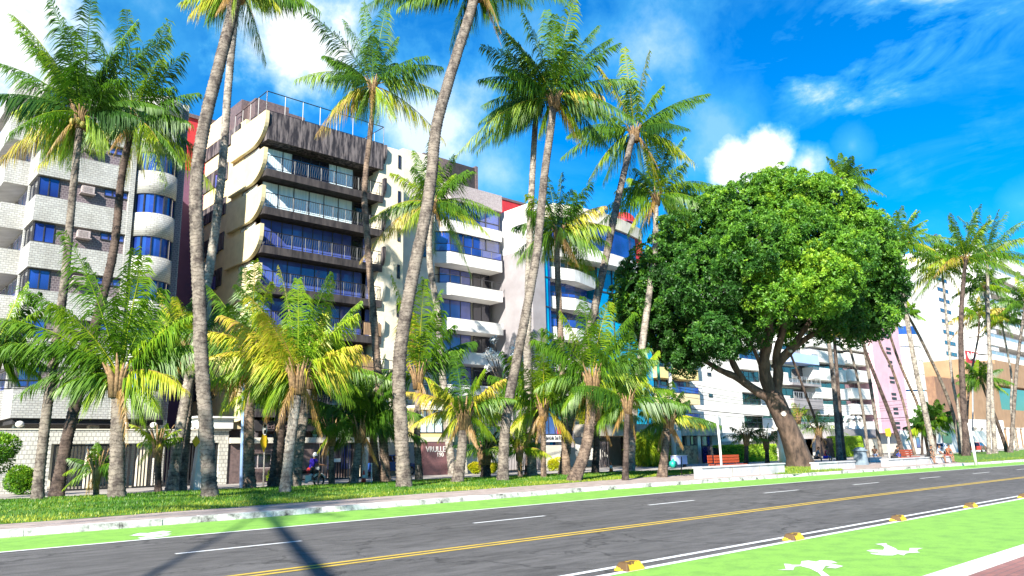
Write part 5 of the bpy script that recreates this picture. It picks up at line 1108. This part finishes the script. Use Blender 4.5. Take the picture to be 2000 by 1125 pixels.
    for s in (-1, 1):
        V2 += [(*p['sh'](s), .08), (*lerp(p['sh'](s), p['el'](s), .62), .066)]; k = len(V2); E2 += [(2, k - 2), (k - 2, k - 1)]
    skin('shirt', V2, E2, shirt, t, 0, 1, xf)
    V3 = [(*p['pel'], .16, .14)]; E3 = []
    for s in (-1, 1):
        V3 += [(*p['hip'](s), .115), (*lerp(p['hip'](s), p['kn'](s), .5), .1), (*lerp(p['hip'](s), p['kn'](s), .88), .085)]; k = len(V3); E3 += [(0, k - 3), (k - 3, k - 2), (k - 2, k - 1)]
    skin('shorts', V3, E3, short, t, 0, 1, xf)
    for s in (-1, 1):
        an = p['an'](s); ft = p['ft'](s); q = Vector(an) + Vector(ft) * .08; sb = MB(); A = xf @ (Vector(an) + Vector((0, 0, -.03)) - Vector(ft) * .05); B = xf @ (Vector(an) + Vector(ft) * .2 + Vector((0, 0, -.055)))
        sb.tube([A, A.lerp(B, .4), B], [.045, .05, .035], 8); sb.build('shoe', shoes or m_black, t, True)
    return t
def seated(lean=.12, knee=.16, wide=.12, arm=0, legs_out=.0):
    ch = (0, .06 + lean, .93)
    return dict(pel=(0, 0, .52), chest=ch, neck=(0, ch[1] + .02, 1.10), head=(0, ch[1] + .06, 1.25), look=(.1, .99, -.05),
                sh=lambda s: (s * .19, ch[1] - .0, 1.03), el=lambda s: (s * .27, ch[1] + .12, .78), wr=lambda s: (s * (.12 - .04 * arm), .38, .62 + .05 * arm), hd=lambda s: (-s * .3, .9, -.2),
                hip=lambda s: (s * .10, .03, .50), kn=lambda s: (s * (.12 + wide), .44, .50), an=lambda s: (s * (.08 - .1 * legs_out), .46 + legs_out * .1, .07), ft=lambda s: (s * .3, .95, 0))
def people():
    W_ = lambda px, py, y, z=.13: (P(px, py, y).x, y, z)
    yaw = R(180)
    tee = lambda n, c: cloth(n, c)
    blk = tee('black_cloth', (.025, .025, .028)); hair = cloth('dark_hair', (.02, .015, .012))
    G_ = 'people sitting on the white wall'
    yw = G((1736 + 1861) / 2, 907, .13).y + .2
    person('person in dark clothes, left of the three sitting on the white wall', W_(1812, 900, yw), yaw, seated(.22), blk, blk, hair, group=G_)
    person('person in pale shirt and khaki shorts, middle of the three on the white wall', W_(1833, 900, yw), yaw + .2, seated(.05, arm=1), tee('grey_blue_shirt', (.32, .36, .45)), tee('khaki', (.38, .34, .24)), hair, group=G_)
    person('person in orange red top, right of the three on the white wall', W_(1851, 900, yw), yaw - .3, seated(.12, wide=.02), tee('orange_top', (.42, .1, .04)), tee('maroon', (.22, .05, .04)), hair, group=G_)
    person('person in black bending beside the dark leaning palm, left of the second red bench', W_(1745, 905, 25.0), yaw + .6, seated(.3), blk, blk, hair)
    person('person with long dark hair sitting alone between the grey bin and the yellow sign post', W_(1709, 892, 33), yaw - 1.0, seated(.1), tee('brown_top', (.1, .05, .03)), tee('pale_blue', (.3, .4, .6)), hair)
    person('person in pink red top with blue lap sitting beside the thick grey palm', W_(1612, 895, 32.0), yaw, seated(.1), tee('pink_top', (.55, .07, .09)), tee('blue_cloth', (.02, .04, .55)), hair)
    person('person in grey checked shirt sitting under the great tree, left of the pink red one', W_(1593, 897, 32.2), yaw + .4, seated(.18), tee('grey_check', (.22, .22, .25)), blk, hair)
    p = P(1748, 895, 26); bg = thing('backpack', 'blue backpack beside the bending person in black', 'bag', (P(1755, 893, 25.2).x, 25.2, .5)); b = MB(); c = ORG[bg.name]
    b.ball((c.x, c.y, .78), .26, .2, .3, 12); b.build('sack', cloth('blue_bag', (.03, .09, .5)), bg, True); b = MB(); b.tube([(c.x - .1, c.y - .18, 1.0), (c.x - .16, c.y - .27, .8), (c.x - .1, c.y - .18, .6)], .025, 6); b.build('strap', blk, bg)
    # rider on the motorcycle
    bx, by = G(600, 953, .13).xy; Y0 = by + .3; bx -= .05
    rp = dict(pel=(0, -.05, .84), chest=(0, .1, 1.2), neck=(0, .16, 1.38), head=(0, .2, 1.52), look=(0, 1, -.08), sh=lambda s: (s * .2, .12, 1.31), el=lambda s: (s * .3, .32, 1.07), wr=lambda s: (s * .31, .56, 1.04),
              hd=lambda s: (0, .98, -.1), hip=lambda s: (s * .11, 0, .82), kn=lambda s: (s * .2, .38, .72), an=lambda s: (s * (.2 if s < 0 else .34), .2, .34 if s < 0 else .08), ft=lambda s: (0, 1, -.05))
    person('motorcycle rider in a royal blue shirt and white helmet, one foot on the ground', (bx + .38, Y0, .13), R(-90), rp, tee('royal_blue', (.03, .01, .35)), blk, hair, helmet=M('white_helmet', (.72, .74, .76), .25, None, 3, 0), shoes=m_white)
    t = thing('motorcycle', 'small delivery motorcycle with red tank sides standing on the grass edge', 'motorcycle', (bx, Y0, .13))
    X0 = bx; yc = Y0; zc = .13
    def wheel(x):
        q = []; tb = MB()
        for i in range(25): a = 2 * math.pi * i / 24; q.append((x + .26 * math.cos(a), yc, zc + .30 + .26 * math.sin(a)))
        tb.tube(q, .05, 8, cap=False); w = tb.build('wheel', m_black, t, True); rb = MB()
        for i in range(12): a = 2 * math.pi * i / 12; rb.tube([(x, yc, zc + .3), (x + .22 * math.cos(a), yc, zc + .3 + .22 * math.sin(a))], .008, 4)
        rb.tube([(x, yc - .06, zc + .3), (x, yc + .06, zc + .3)], .05, 10); rb.build('rim', m_alu, w)
    wheel(X0 - .45); wheel(X0 + .82)
    f = MB(); f.tube([(X0 - .45, yc - .09, zc + .3), (X0 - .1, yc - .1, zc + .4), (X0 + .25, yc, zc + .35), (X0 + .5, yc, zc + .75)], .03, 6); f.tube([(X0 - .5, yc, zc + .72), (X0 + .1, yc, zc + .72), (X0 + .55, yc, zc + .85)], .03, 6)
    f.tube([(X0 - .45, yc - .12, zc + .3), (X0 - .35, yc - .12, zc + .68)], .025, 6); f.build('frame', m_black, t)
    f = MB()
    for s in (-.08, .08): f.tube([(X0 + .82, yc + s, zc + .3), (X0 + .6, yc + s, zc + .95)], .022, 6)
    f.build('fork', m_alu, t)
    f = MB(); f.tube([(X0 + .5, yc - .34, zc + 1.03), (X0 + .6, yc - .1, zc + .98), (X0 + .6, yc + .1, zc + .98), (X0 + .5, yc + .34, zc + 1.03)], .015, 6); f.build('handlebar', m_black, t)
    for s in (-1, 1): mr = MB(); mr.tube([(X0 + .56, yc + s * .25, zc + 1.0), (X0 + .55, yc + s * .3, zc + 1.2)], .007, 4); mr.ball((X0 + .55, yc + s * .31, zc + 1.23), .02, .06, .04, 8); mr.build('mirror', m_black, t)
    f = MB(); f.tube([(X0 + .05, yc, zc + .72), (X0 + .25, yc, zc + .82), (X0 + .5, yc, zc + .8)], [.08, .14, .09], 10); f.build('tank', m_red, t, True)
    f = MB(); f.tube([(X0 - .55, yc, zc + .78), (X0 - .2, yc, zc + .77), (X0 + .12, yc, zc + .74)], [.08, .12, .1], 8); f.build('seat', m_black, t, True)
    f = MB(); f.box(X0 + .02, X0 + .34, yc - .12, yc + .12, zc + .28, zc + .58); f.tube([(X0 + .2, yc, zc + .5), (X0 + .42, yc, zc + .6)], .09, 8); f.build('engine', m_alu, t)
    f = MB(); f.tube([(X0 + .35, yc - .12, zc + .35), (X0 + .1, yc - .16, zc + .24), (X0 - .6, yc - .18, zc + .36)], [.025, .03, .05], 8); f.build('exhaust', m_alu, t, True)
    f = MB(); q = [(X0 + .82 + .33 * math.cos(a), yc, zc + .3 + .33 * math.sin(a)) for a in [R(20 + 14 * i) for i in range(10)]]; f.tube(q, .06, 6); f.build('mudguard', m_white, t, True)
    f = MB(); f.ball((X0 + .74, yc, zc + .88), .1, .09, .1, 10); f.build('headlight', m_white, t, True)
    f = MB(); f.box(X0 - .75, X0 - .25, yc - .2, yc + .2, zc + .82, zc + .85); f.build('rack', m_black, t)
    c = thing('crate', 'red crate strapped on the motorcycle rack', 'crate', (X0 - .5, yc, zc + .85)); b = MB(); b.box(X0 - .78, X0 - .26, yc - .24, yc + .24, zc + .85, zc + 1.1); b.build('body', M('red_plastic', (.3, .03, .04), .5), c)
    b = MB(); b.box(X0 - .68, X0 - .36, yc - .25, yc - .24, zc + .95, zc + 1.02); b.build('label_strip', m_white, c)
    c = thing('delivery_box', 'pale cyan insulated delivery box on top of the red crate', 'box', (X0 - .5, yc, zc + 1.1)); b = MB(); b.plan([(X0 - .8, yc - .25), (X0 - .25, yc - .25), (X0 - .24, yc + .25), (X0 - .8, yc + .25)], zc + 1.1, zc + 1.52); b.build('body', M('cyan_fabric', (.35, .68, .72), .7, (.28, .58, .64), 4, .3), c)
    b = MB(); b.box(X0 - .82, X0 - .22, yc - .27, yc + .27, zc + 1.52, zc + 1.58); b.build('lid', M('cyan_fabric_lid', (.45, .74, .78), .7, None, 4, .3), c)
    b = MB(); b.box(X0 - .74, X0 - .34, yc - .262, yc - .25, zc + 1.16, zc + 1.22); b.build('dark_print', m_frame, c)
people()
# ------------------------------------------------------------------ cars
def car(label, loc, yaw, paint_m, L=4.2, group='parked cars', hb=False):
    t = thing('parked_car', label, 'car', tuple(loc), group); xf = Matrix.Translation(Vector(loc)) @ Matrix.Rotation(yaw, 4, 'Z')
    def bld(mb, nm, mat, par=t, sm=False): mb.v = [tuple(xf @ Vector(q)) for q in mb.v]; return mb.build(nm, mat, par, sm)
    h = L / 2; W2 = .86
    prof = [(-h, .35), (-h, .78), (-h + .1, .95), (-h + .75, 1.0), (h - 1.35, .98), (h - .3, .82), (h, .68), (h, .35)]
    rows = []; mb = MB()
    for y, s, dz in ((-W2, .97, -.03), (-W2 * .93, 1, 0), (W2 * .93, 1, 0), (W2, .97, -.03)):
        rows.append([(x * s, y, z + (dz if z > .5 else 0)) for x, z in prof])
    n = len(prof); mb.add([q for r in rows for q in r], [(i * n + j, i * n + (j + 1) % n, (i + 1) * n + (j + 1) % n, (i + 1) * n + j) for i in range(3) for j in range(n)] + [tuple(range(n - 1, -1, -1)), tuple(3 * n + j for j in range(n))])
    bld(mb, 'body', paint_m)
    x0, x1, x2, x3 = -h + (.15 if hb else .7), -h + (.5 if hb else 1.2), h - 2.0, h - 1.25
    mb = MB(); mb.add([(x0, -.78, .98), (x3, -.78, .96), (x2, -.6, 1.44), (x1, -.6, 1.44), (x0, .78, .98), (x3, .78, .96), (x2, .6, 1.44), (x1, .6, 1.44)], [(0, 1, 2, 3), (7, 6, 5, 4), (1, 5, 6, 2), (4, 0, 3, 7)])
    bld(mb, 'window', m_glassd)
    mb = MB(); mb.add([(x1, -.61, 1.44), (x2, -.61, 1.44), (x2, .61, 1.44), (x1, .61, 1.44), (x1 + .1, -.5, 1.5), (x2 - .1, -.5, 1.5), (x2 - .1, .5, 1.5), (x1 + .1, .5, 1.5)], [(0, 1, 5, 4), (1, 2, 6, 5), (2, 3, 7, 6), (3, 0, 4, 7), (4, 5, 6, 7)])
    mb.tube([((x1 + x2) / 2, -.61, 1.43), ((x1 + x2) / 2, -.8, .97)], .035, 4); mb.tube([((x1 + x2) / 2, .61, 1.43), ((x1 + x2) / 2, .8, .97)], .035, 4)
    for a, b in ((x0, x1), (x3, x2)):
        for s in (-1, 1): mb.tube([(a, s * .78, .97), (b, s * .6, 1.45)], .04, 4)
    bld(mb, 'roof', paint_m)
    for x in (-h + .8, h - .8):
        for s in (-1, 1):
            mb = MB(); mb.tube([(x, s * .7, .31), (x, s * .88, .31)], .31, 18); w = bld(mb, 'wheel', m_black); mb = MB(); mb.tube([(x, s * .86, .31), (x, s * .895, .31)], .19, 14); bld(mb, 'rim', m_alu, w)
    for s in (-1, 1):
        mb = MB(); mb.box(h - .12, h + .012, s * .62 - .16, s * .62 + .16, .58, .72); bld(mb, 'headlight', m_white); mb = MB(); mb.box(-h - .012, -h + .1, s * .66 - .12, s * .66 + .12, .68, .86); bld(mb, 'tail_light', m_red)
    return t
cp = lambda n, c: M(n, c, .25, None, 1, 0, spec=.6)
p = P(762, 940, 48.3); car('blue car parked behind the cream column of the entrance', (p.x + .6, 49.2, .1), R(8), cp('blue_car_paint', (.04, .12, .42)))
p = P(1912, 890, 41); car('dark red car parked under the arches at the far right', (p.x, 41, .13), R(4), cp('red_car_paint', (.3, .04, .03)), hb=True)
p = P(1846, 890, 43); car('white car parked behind the three people on the white wall', (p.x, 43.4, .13), R(3), cp('white_car_paint', (.75, .75, .75)))
# ------------------------------------------------------------------ street furniture
def pole(name, label, cat, px, y, w0, w1, mat, group=None, extra=None, z0=.12):
    pts = [P(a, b, y) for a, b in px]; pts[0].z = z0; k = mpp(pts[0]); t = thing(name, label, cat, (pts[0].x, y, z0), group)
    m = MB(); m.tube(pts, [(w0 + (w1 - w0) * i / (len(pts) - 1)) * k / 2 for i in range(len(pts))], 10); m.build('post', mat, t, True); return t, pts, k
def furniture():
    m_bp = M('pale_blue_paint', (.3, .44, .68), .6, (.24, .36, .6), 3, .1); m_yel = M('sign_yellow', (.8, .52, .02), .5, (.72, .46, .02), 4, 0); m_sgrey = M('sign_back', (.25, .27, .28), .6)
    t, p, k = pole('street_pole', 'slim pale blue pole beside the brown ringed palm at the end of the tiled wall', 'pole', [(471, 960), (475, 800), (480, 640)], G(471, 960).y, 8, 5, m_bp)
    t, p, k = pole('street_sign', 'yellow diamond sign with a round white sign above it on a thin post', 'sign', [(514, 956), (516, 890), (518, 824)], G(514, 956).y, 3.5, 3, M('post_beige', (.5, .45, .38), .7))
    def diamond(t, c, hw, hh, y, mat, nm='diamond_plate'):
        m = MB(); q = [(c.x - hw, c.z), (c.x, c.z - hh), (c.x + hw, c.z), (c.x, c.z + hh)]
        m.add([(a, y, z) for a, z in q] + [(a, y + .02, z) for a, z in q], [(0, 1, 2, 3), (7, 6, 5, 4)] + [(i, i + 4, (i + 1) % 4 + 4, (i + 1) % 4) for i in range(4)]); m.build(nm, mat, t)
    y = G(514, 956).y - .06; c = P(516, 862, y); k = mpp(c); diamond(t, c, 9 * k, 21 * k, y, m_yel)
    c = P(517, 838, y); m = MB(); n = 18; q = [(c.x + 5.2 * k * math.cos(6.283 * i / n), c.z + 12 * k * math.sin(6.283 * i / n)) for i in range(n)]
    m.add([(a, y - .03, z) for a, z in q] + [(a, y - .01, z) for a, z in q], [tuple(range(n)), tuple(range(2 * n - 1, n - 1, -1))]); m.build('round_plate', m_white, t)
    m = MB(); m.box(c.x - .06, c.x + .06, y - .034, y - .03, c.z + .05, c.z + .25); m.build('black_mark', m_black, t); m = MB(); m.box(c.x - .05, c.x + .07, y - .034, y - .03, c.z - .25, c.z - .05); m.build('black_mark', m_black, t)
    # white concrete plinth pole with yellow plate
    y = G(386, 962).y; b = P(386, 962, y); k = mpp(b); t = thing('utility_pole', 'white tapered concrete pole foot just left of the thick pale palm', 'pole', (b.x, y, .1)); m = MB()
    a0, a1 = 12 * k, 7 * k; z1 = P(386, 868, y).z; m.add([(b.x - a0, y - a0, .1), (b.x + a0, y - a0, .1), (b.x + a0, y + a0, .1), (b.x - a0, y + a0, .1), (b.x - a1, y - a1, z1), (b.x + a1, y - a1, z1), (b.x + a1, y + a1, z1), (b.x - a1, y + a1, z1)], [(3, 2, 1, 0), (4, 5, 6, 7), (0, 1, 5, 4), (1, 2, 6, 5), (2, 3, 7, 6), (3, 0, 4, 7)]); m.build('post', m_white, t)
    z2 = 9.5; m = MB(); m.tube([(b.x, y, z1), (b.x, y, z2)], [.16, .12], 8); m.build('shaft', m_conc, t)
    c = P(383, 862, y - .3); diamond(t, c, 8 * k, 12 * k, y - .3, m_yel)
    poles = [(b.x, y, 7.6)]
    # lamp pole and utility pole by the concrete canopy
    y = 41.5; t, p, k = pole('street_lamp', 'slim lamp post with green upper part and short arm, left of the white pole', 'street lamp', [(1296, 912), (1291, 800), (1287, 740)], y, 6, 4, m_alu)
    m = MB(); q0, q1 = P(1287, 742, y), P(1283, 683, y); m.tube([q0, q1], 3 * k, 8); m.build('green_sleeve', M('green_paint', (.02, .25, .16), .5), t)
    m = MB(); q2 = P(1314, 689, y); q1b = P(1284, 688, y); m.tube([q1b, q2], [.06, .05], 6); m.build('arm', m_alu, t); m = MB(); m.box(q2.x - .9, q2.x + .3, y - .18, y + .18, q2.z - .08, q2.z + .1); m.build('lamp_head', m_alu, t)
    y = 43; t, p, k = pole('utility_pole', 'white painted concrete utility pole behind the blue box', 'pole', [(1318, 914), (1313, 820), (1307, 698)], y, 11, 6, m_white)
    m = MB(); q = P(1307, 705, y); m.box(q.x - 1.1, q.x + 1.1, y - .2, y - .1, q.z - .1, q.z + .05); m.build('cross_arm', m_conc, t); m = MB(); q = P(1317, 852, y); m.box(q.x - .3, q.x + .3, y - .55, y - .3, q.z - .5, q.z + .5); m.build('meter_box', m_white, t)
    poles.append((P(1310, 760, y).x, y, 7.6))
    t, p, k = pole('sign_post', 'white leaning post with a grey shield shaped plate seen from behind', 'sign', [(1411, 934), (1406, 870), (1400, 812)], G(1411, 934).y, 5, 4, m_white)
    y = G(1411, 934).y; m = MB(); q = [P(*a, y + .06) for a in ((1401, 811), (1409, 818), (1409, 845), (1404, 850))]; m.add([tuple(a) for a in q] + [tuple(a + Vector((0, .02, 0))) for a in q], [(0, 1, 2, 3), (7, 6, 5, 4)]); m.build('plate', m_sgrey, t)
    pole('sign_post', 'short thin black post on the lawn edge right of the blue box', 'post', [(1331, 932), (1331, 892)], G(1331, 932).y, 2.2, 2.2, m_black)
    t, p, k = pole('sign_post', 'white leaning pole on the right hand lawn in front of the black footed palm', 'pole', [(1907, 912), (1900, 870), (1892, 826)], G(1907, 912).y, 6, 5, m_white)
    y = 37.5; t, p, k = pole('street_sign', 'yellow sign seen edge on, on a white post before the pink tower', 'sign', [(1737, 892), (1735, 850)], y, 3.5, 3, m_white); c = P(1734, 845, y - .1); m = MB()
    q = [P(*a, y - .1) for a in ((1728, 838), (1738, 836), (1741, 846), (1739, 853), (1731, 852))]; m.add([tuple(a) for a in q] + [tuple(a + Vector((.02, .03, 0))) for a in q], [(0, 4, 3, 2, 1), (5, 6, 7, 8, 9)]); m.build('plate', m_yel, t)
    y = 30; t, p, k = pole('painted_post', 'white painted tapered post just left of the great trunk', 'post', [(1531, 906), (1527, 870), (1524, 835)], y, 17, 11, m_white)
    # red square sign with white shapes
    y = 52; t, p, k = pole('shop_sign', 'red square shop sign with white rounded letter shapes on a tall post, far right', 'sign', [(1900, 880), (1900, 800), (1899, 714)], y, 3, 3, m_sgrey)
    a, c = P(1885, 684, y - .2), P(1912, 712, y - .2); m = MB(); m.box(a.x, c.x, y - .3, y - .1, c.z, a.z); m.build('board', m_red, t)
    def u_shape(x0, x1, z0, z1, w):
        m = MB(); q = [(x0, z1), (x0, z0 + w * 1.2)] + [((x0 + x1) / 2 - (x1 - x0) / 2 * math.cos(R(i * 30)), z0 + w * 1.2 * (1 - math.sin(R(i * 30)))) for i in range(1, 6)] + [(x1, z0 + w * 1.2), (x1, z1)]
        m.tube([(x, y - .32, z) for x, z in q], w / 2, 4); m.build('emblem', m_white, t)
    W_ = c.x - a.x; Hh = a.z - c.z; u_shape(a.x + W_ * .14, a.x + W_ * .42, c.z + Hh * .35, c.z + Hh * .9, W_ * .09); u_shape(a.x + W_ * .6, a.x + W_ * .86, c.z + Hh * .35, c.z + Hh * .9, W_ * .09)
    # low white walls and benches
    m_wc = M('whitewash', (.55, .55, .56), .85, (.38, .37, .38), 1.5, .2)
    def planter(label, c0, c1, d, h, cap=True):
        y0 = G((c0[0] + c1[0]) / 2, (c0[1] + c1[1]) / 2, .13).y; a, b = P(*c0, y0), P(*c1, y0); t = thing('low_wall', label, 'wall', (a.x, y0, .12), 'whitewashed sitting walls')
        m = MB(); m.box(a.x, b.x, y0, y0 + d, .12, h); m.build('wall', m_wc, t); m = MB(); m.box(a.x - .05, b.x + .05, y0 - .05, y0 + d + .05, h, h + .07); m.build('seat_slab', m_wc, t)
        m = MB(); n = max(2, int((b.x - a.x) / 2.2))
        for i in range(1, n): x = a.x + (b.x - a.x) * i / n; m.box(x - .03, x + .03, y0 - .015, y0, .12, h)
        m.build('joints', m_conc, t); return a, b, y0
    planter('white low wall in front of the red bench, nearest of the low walls', (1372, 926), (1534, 932), .5, .62)
    planter('white low wall in the shade right of the great trunk', (1600, 917), (1671, 917), .5, .55)
    a, b, y0 = planter('white low wall where the three people sit', (1736, 907), (1861, 907), .5, .56)
    planter('short low wall block under the person with long dark hair', (1700, 903), (1722, 902), .6, .45)
    def bench(label, px0, px1, py, y, hh=.42):
        a, b = P(px0, py, y).x, P(px1, py, y).x; t = thing('bench', label, 'bench', (a, y, .12), 'red wooden benches'); m = MB()
        for i in range(4): m.box(a, b, y + i * .13, y + i * .13 + .11, .55, .6)
        m.build('seat', m_wood, t); m = MB()
        for i in range(3): m.box(a, b, y + .56, y + .6, .68 + i * .17, .82 + i * .17)
        m.build('backrest', m_wood, t)
        for x in (a + .3, b - .3):
            m = MB(); m.box(x - .06, x + .06, y + .02, y + .6, .12, .55); m.box(x - .06, x + .06, y + .6, y + .68, .12, 1.1); m.build('leg', m_granb, t)
    bench('long red orange slatted bench before the hedge', 1411, 1459, 900, 27); bench('dark red bench behind the white wall, left of the three people', 1764, 1797, 890, 25)
    bench('end of another red bench left of the white leaning post', 1398, 1407, 900, 27.6)
    def cone(label, px, py, m_c, h, pole_=False):
        b = G(px, py, .13); t = thing('traffic_cone', label, 'cone', (b.x, b.y, .13)); m = MB(); m.box(b.x - .2, b.x + .2, b.y - .2, b.y + .2, .13, .17); m.build('base', m_c, t)
        m = MB(); m.tube([(b.x, b.y, .17), (b.x, b.y, .17 + h)], [.15, .03], 14); m.build('cone_body', m_c, t, True); m = MB(); m.tube([(b.x, b.y, .17 + h * .45), (b.x, b.y, .17 + h * .68)], [.15 - .12 * .45 + .004, .15 - .12 * .68 + .004], 14); m.build('white_band', m_white, t, True)
        if pole_: m = MB(); m.tube([(b.x + .45, b.y, .13), (b.x + .45, b.y, 1.15)], .03, 6); m.ball((b.x + .45, b.y, 1.17), .06, .06, .05, 8); m.build('marker_post', m_white, t)
    m_or = M('orange_plastic', (.65, .13, .03), .5)
    cone('orange traffic cone by the slatted garage gate', 1194, 927, m_or, .75); cone('red and white cone with a thin post before the brown slatted gate', 710, 948, M('red_plastic_cone', (.55, .04, .03), .5), .7, True)
    b = G(1331, 922, .13); y = 38.5; a0, a1 = P(1321, 910, y).x, P(1343, 910, y).x; t = thing('utility_box', 'pale blue metal box on short legs beside the white concrete pole', 'box', (a0, y, .12)); m = MB(); zt = P(1332, 890, y).z; m.box(a0, a1, y, y + .5, .35, zt); m.build('body', M('lilac_paint', (.42, .48, .78), .5), t)
    m = MB(); m.box(a0 - .04, a1 + .04, y - .04, y + .54, zt, zt + .05); m.build('lid', m_white, t)
    for x in (a0 + .06, a1 - .06): m = MB(); m.box(x - .04, x + .04, y + .1, y + .4, .12, .35); m.build('leg', m_frame, t)
    c = P(1315, 912, 38); m = MB(); m.ball((c.x, 38, .12 + .28), .36, .34, .32, 14, 0, -.9, .06, random.Random(4)); m.tube([(c.x, 38, .68), (c.x + .05, 38, .8)], [.05, .1], 6); o = m.build('rubbish_bag', M('green_plastic', (.02, .36, .27), .3, (.01, .22, .18), 5, .6), None, True, org=(c.x, 38, .12)); tag(o, 'knotted green rubbish bag at the foot of the white concrete pole', 'bag')
    c = P(1683, 915, 26.5); m_binc = M('blue_grey_concrete', (.2, .25, .3), .9, (.13, .17, .2), 3, .3); t = thing('litter_bin', 'large tapered grey blue concrete litter bin right of the shaded low wall', 'bin', (c.x, 26.5, .12)); m = MB(); m.tube([(c.x, 26.5, .12), (c.x, 26.5, 1.15)], [.55, .43], 18); m.build('body', m_binc, t); m = MB(); m.tube([(c.x, 26.5, 1.15), (c.x, 26.5, 1.25)], [.56, .54], 18); m.ball((c.x, 26.5, 1.25), .42, .42, .2, 14, 0, 0); m.build('lid', m_binc, t)
    c = P(1890, 905, 30); 
    # lane bumps
    rnd = random.Random(6); proto = None; names = ['nearest yellow block, at the bottom edge of the picture', 'second nearest yellow block, beside the two white figures', 'third yellow block along the green lane', 'fourth yellow block along the green lane', 'fifth yellow block, smallest, at the right edge']
    for i in range(5):
        x = 8.62 + 4.5 * i; y = 7.12
        if proto is None:
            m = MB(); l, w, h = .2, .13, .115
            m.add([(x - l, y - w, 0), (x + l, y - w, 0), (x + l, y + w, 0), (x - l, y + w, 0), (x - l * .72, y - w * .55, h), (x + l * .72, y - w * .55, h), (x + l * .72, y + w * .55, h), (x - l * .72, y + w * .55, h)], [(3, 2, 1, 0), (4, 5, 6, 7), (0, 1, 5, 4), (1, 2, 6, 5), (2, 3, 7, 6), (3, 0, 4, 7)])
            o = m.build('lane_block', M('chipped_yellow_paint', (.66, .40, .02), .6, (.10, .055, .02), 3.2, .6, mid=(.46, .5)), None, org=(x, y, 0)); bv = o.modifiers.new('Bevel', 'BEVEL'); bv.width = .018; bv.segments = 2; proto = o
        else: o = proto.copy(); COL.objects.link(o); o.location = (x, wy(x, 7.12), 0); o.rotation_euler.z = rnd.uniform(-.05, .05)
        tag(o, 'chipped yellow lane block, ' + names[i].replace(' yellow block', ''), 'lane divider', 'yellow blocks along the cycle lane')
    # cables
    ends = [(-30, 44), poles[0][:2], poles[1][:2], (118, 44)]
    for i, (z, dy, nm) in enumerate(((7.9, 0, 'top thin black cable along the building fronts'), (7.3, .25, 'second cable from the top along the building fronts'), (6.9, -.2, 'middle cable along the building fronts'), (6.5, .1, 'fourth cable down along the building fronts'), (5.4, 0, 'thick lowest cable along the building fronts'), (5.0, .3, 'thin lowest cable sagging along the building fronts'))):
        m = MB()
        for (x0, y0), (x1, y1) in zip(ends, ends[1:]):
            q = [(x0 + (x1 - x0) * j / 14, y0 + dy + (y1 - y0) * j / 14, z - (1.1 - .12 * i) * 4 * (j / 14) * (1 - j / 14) * ((x1 - x0) / 55) ** 1.5) for j in range(15)]; m.tube(q, .022 if i != 4 else .04, 5)
        tag(m.build('power_cable', m_black, None), nm, 'cable', 'overhead cables')
furniture()
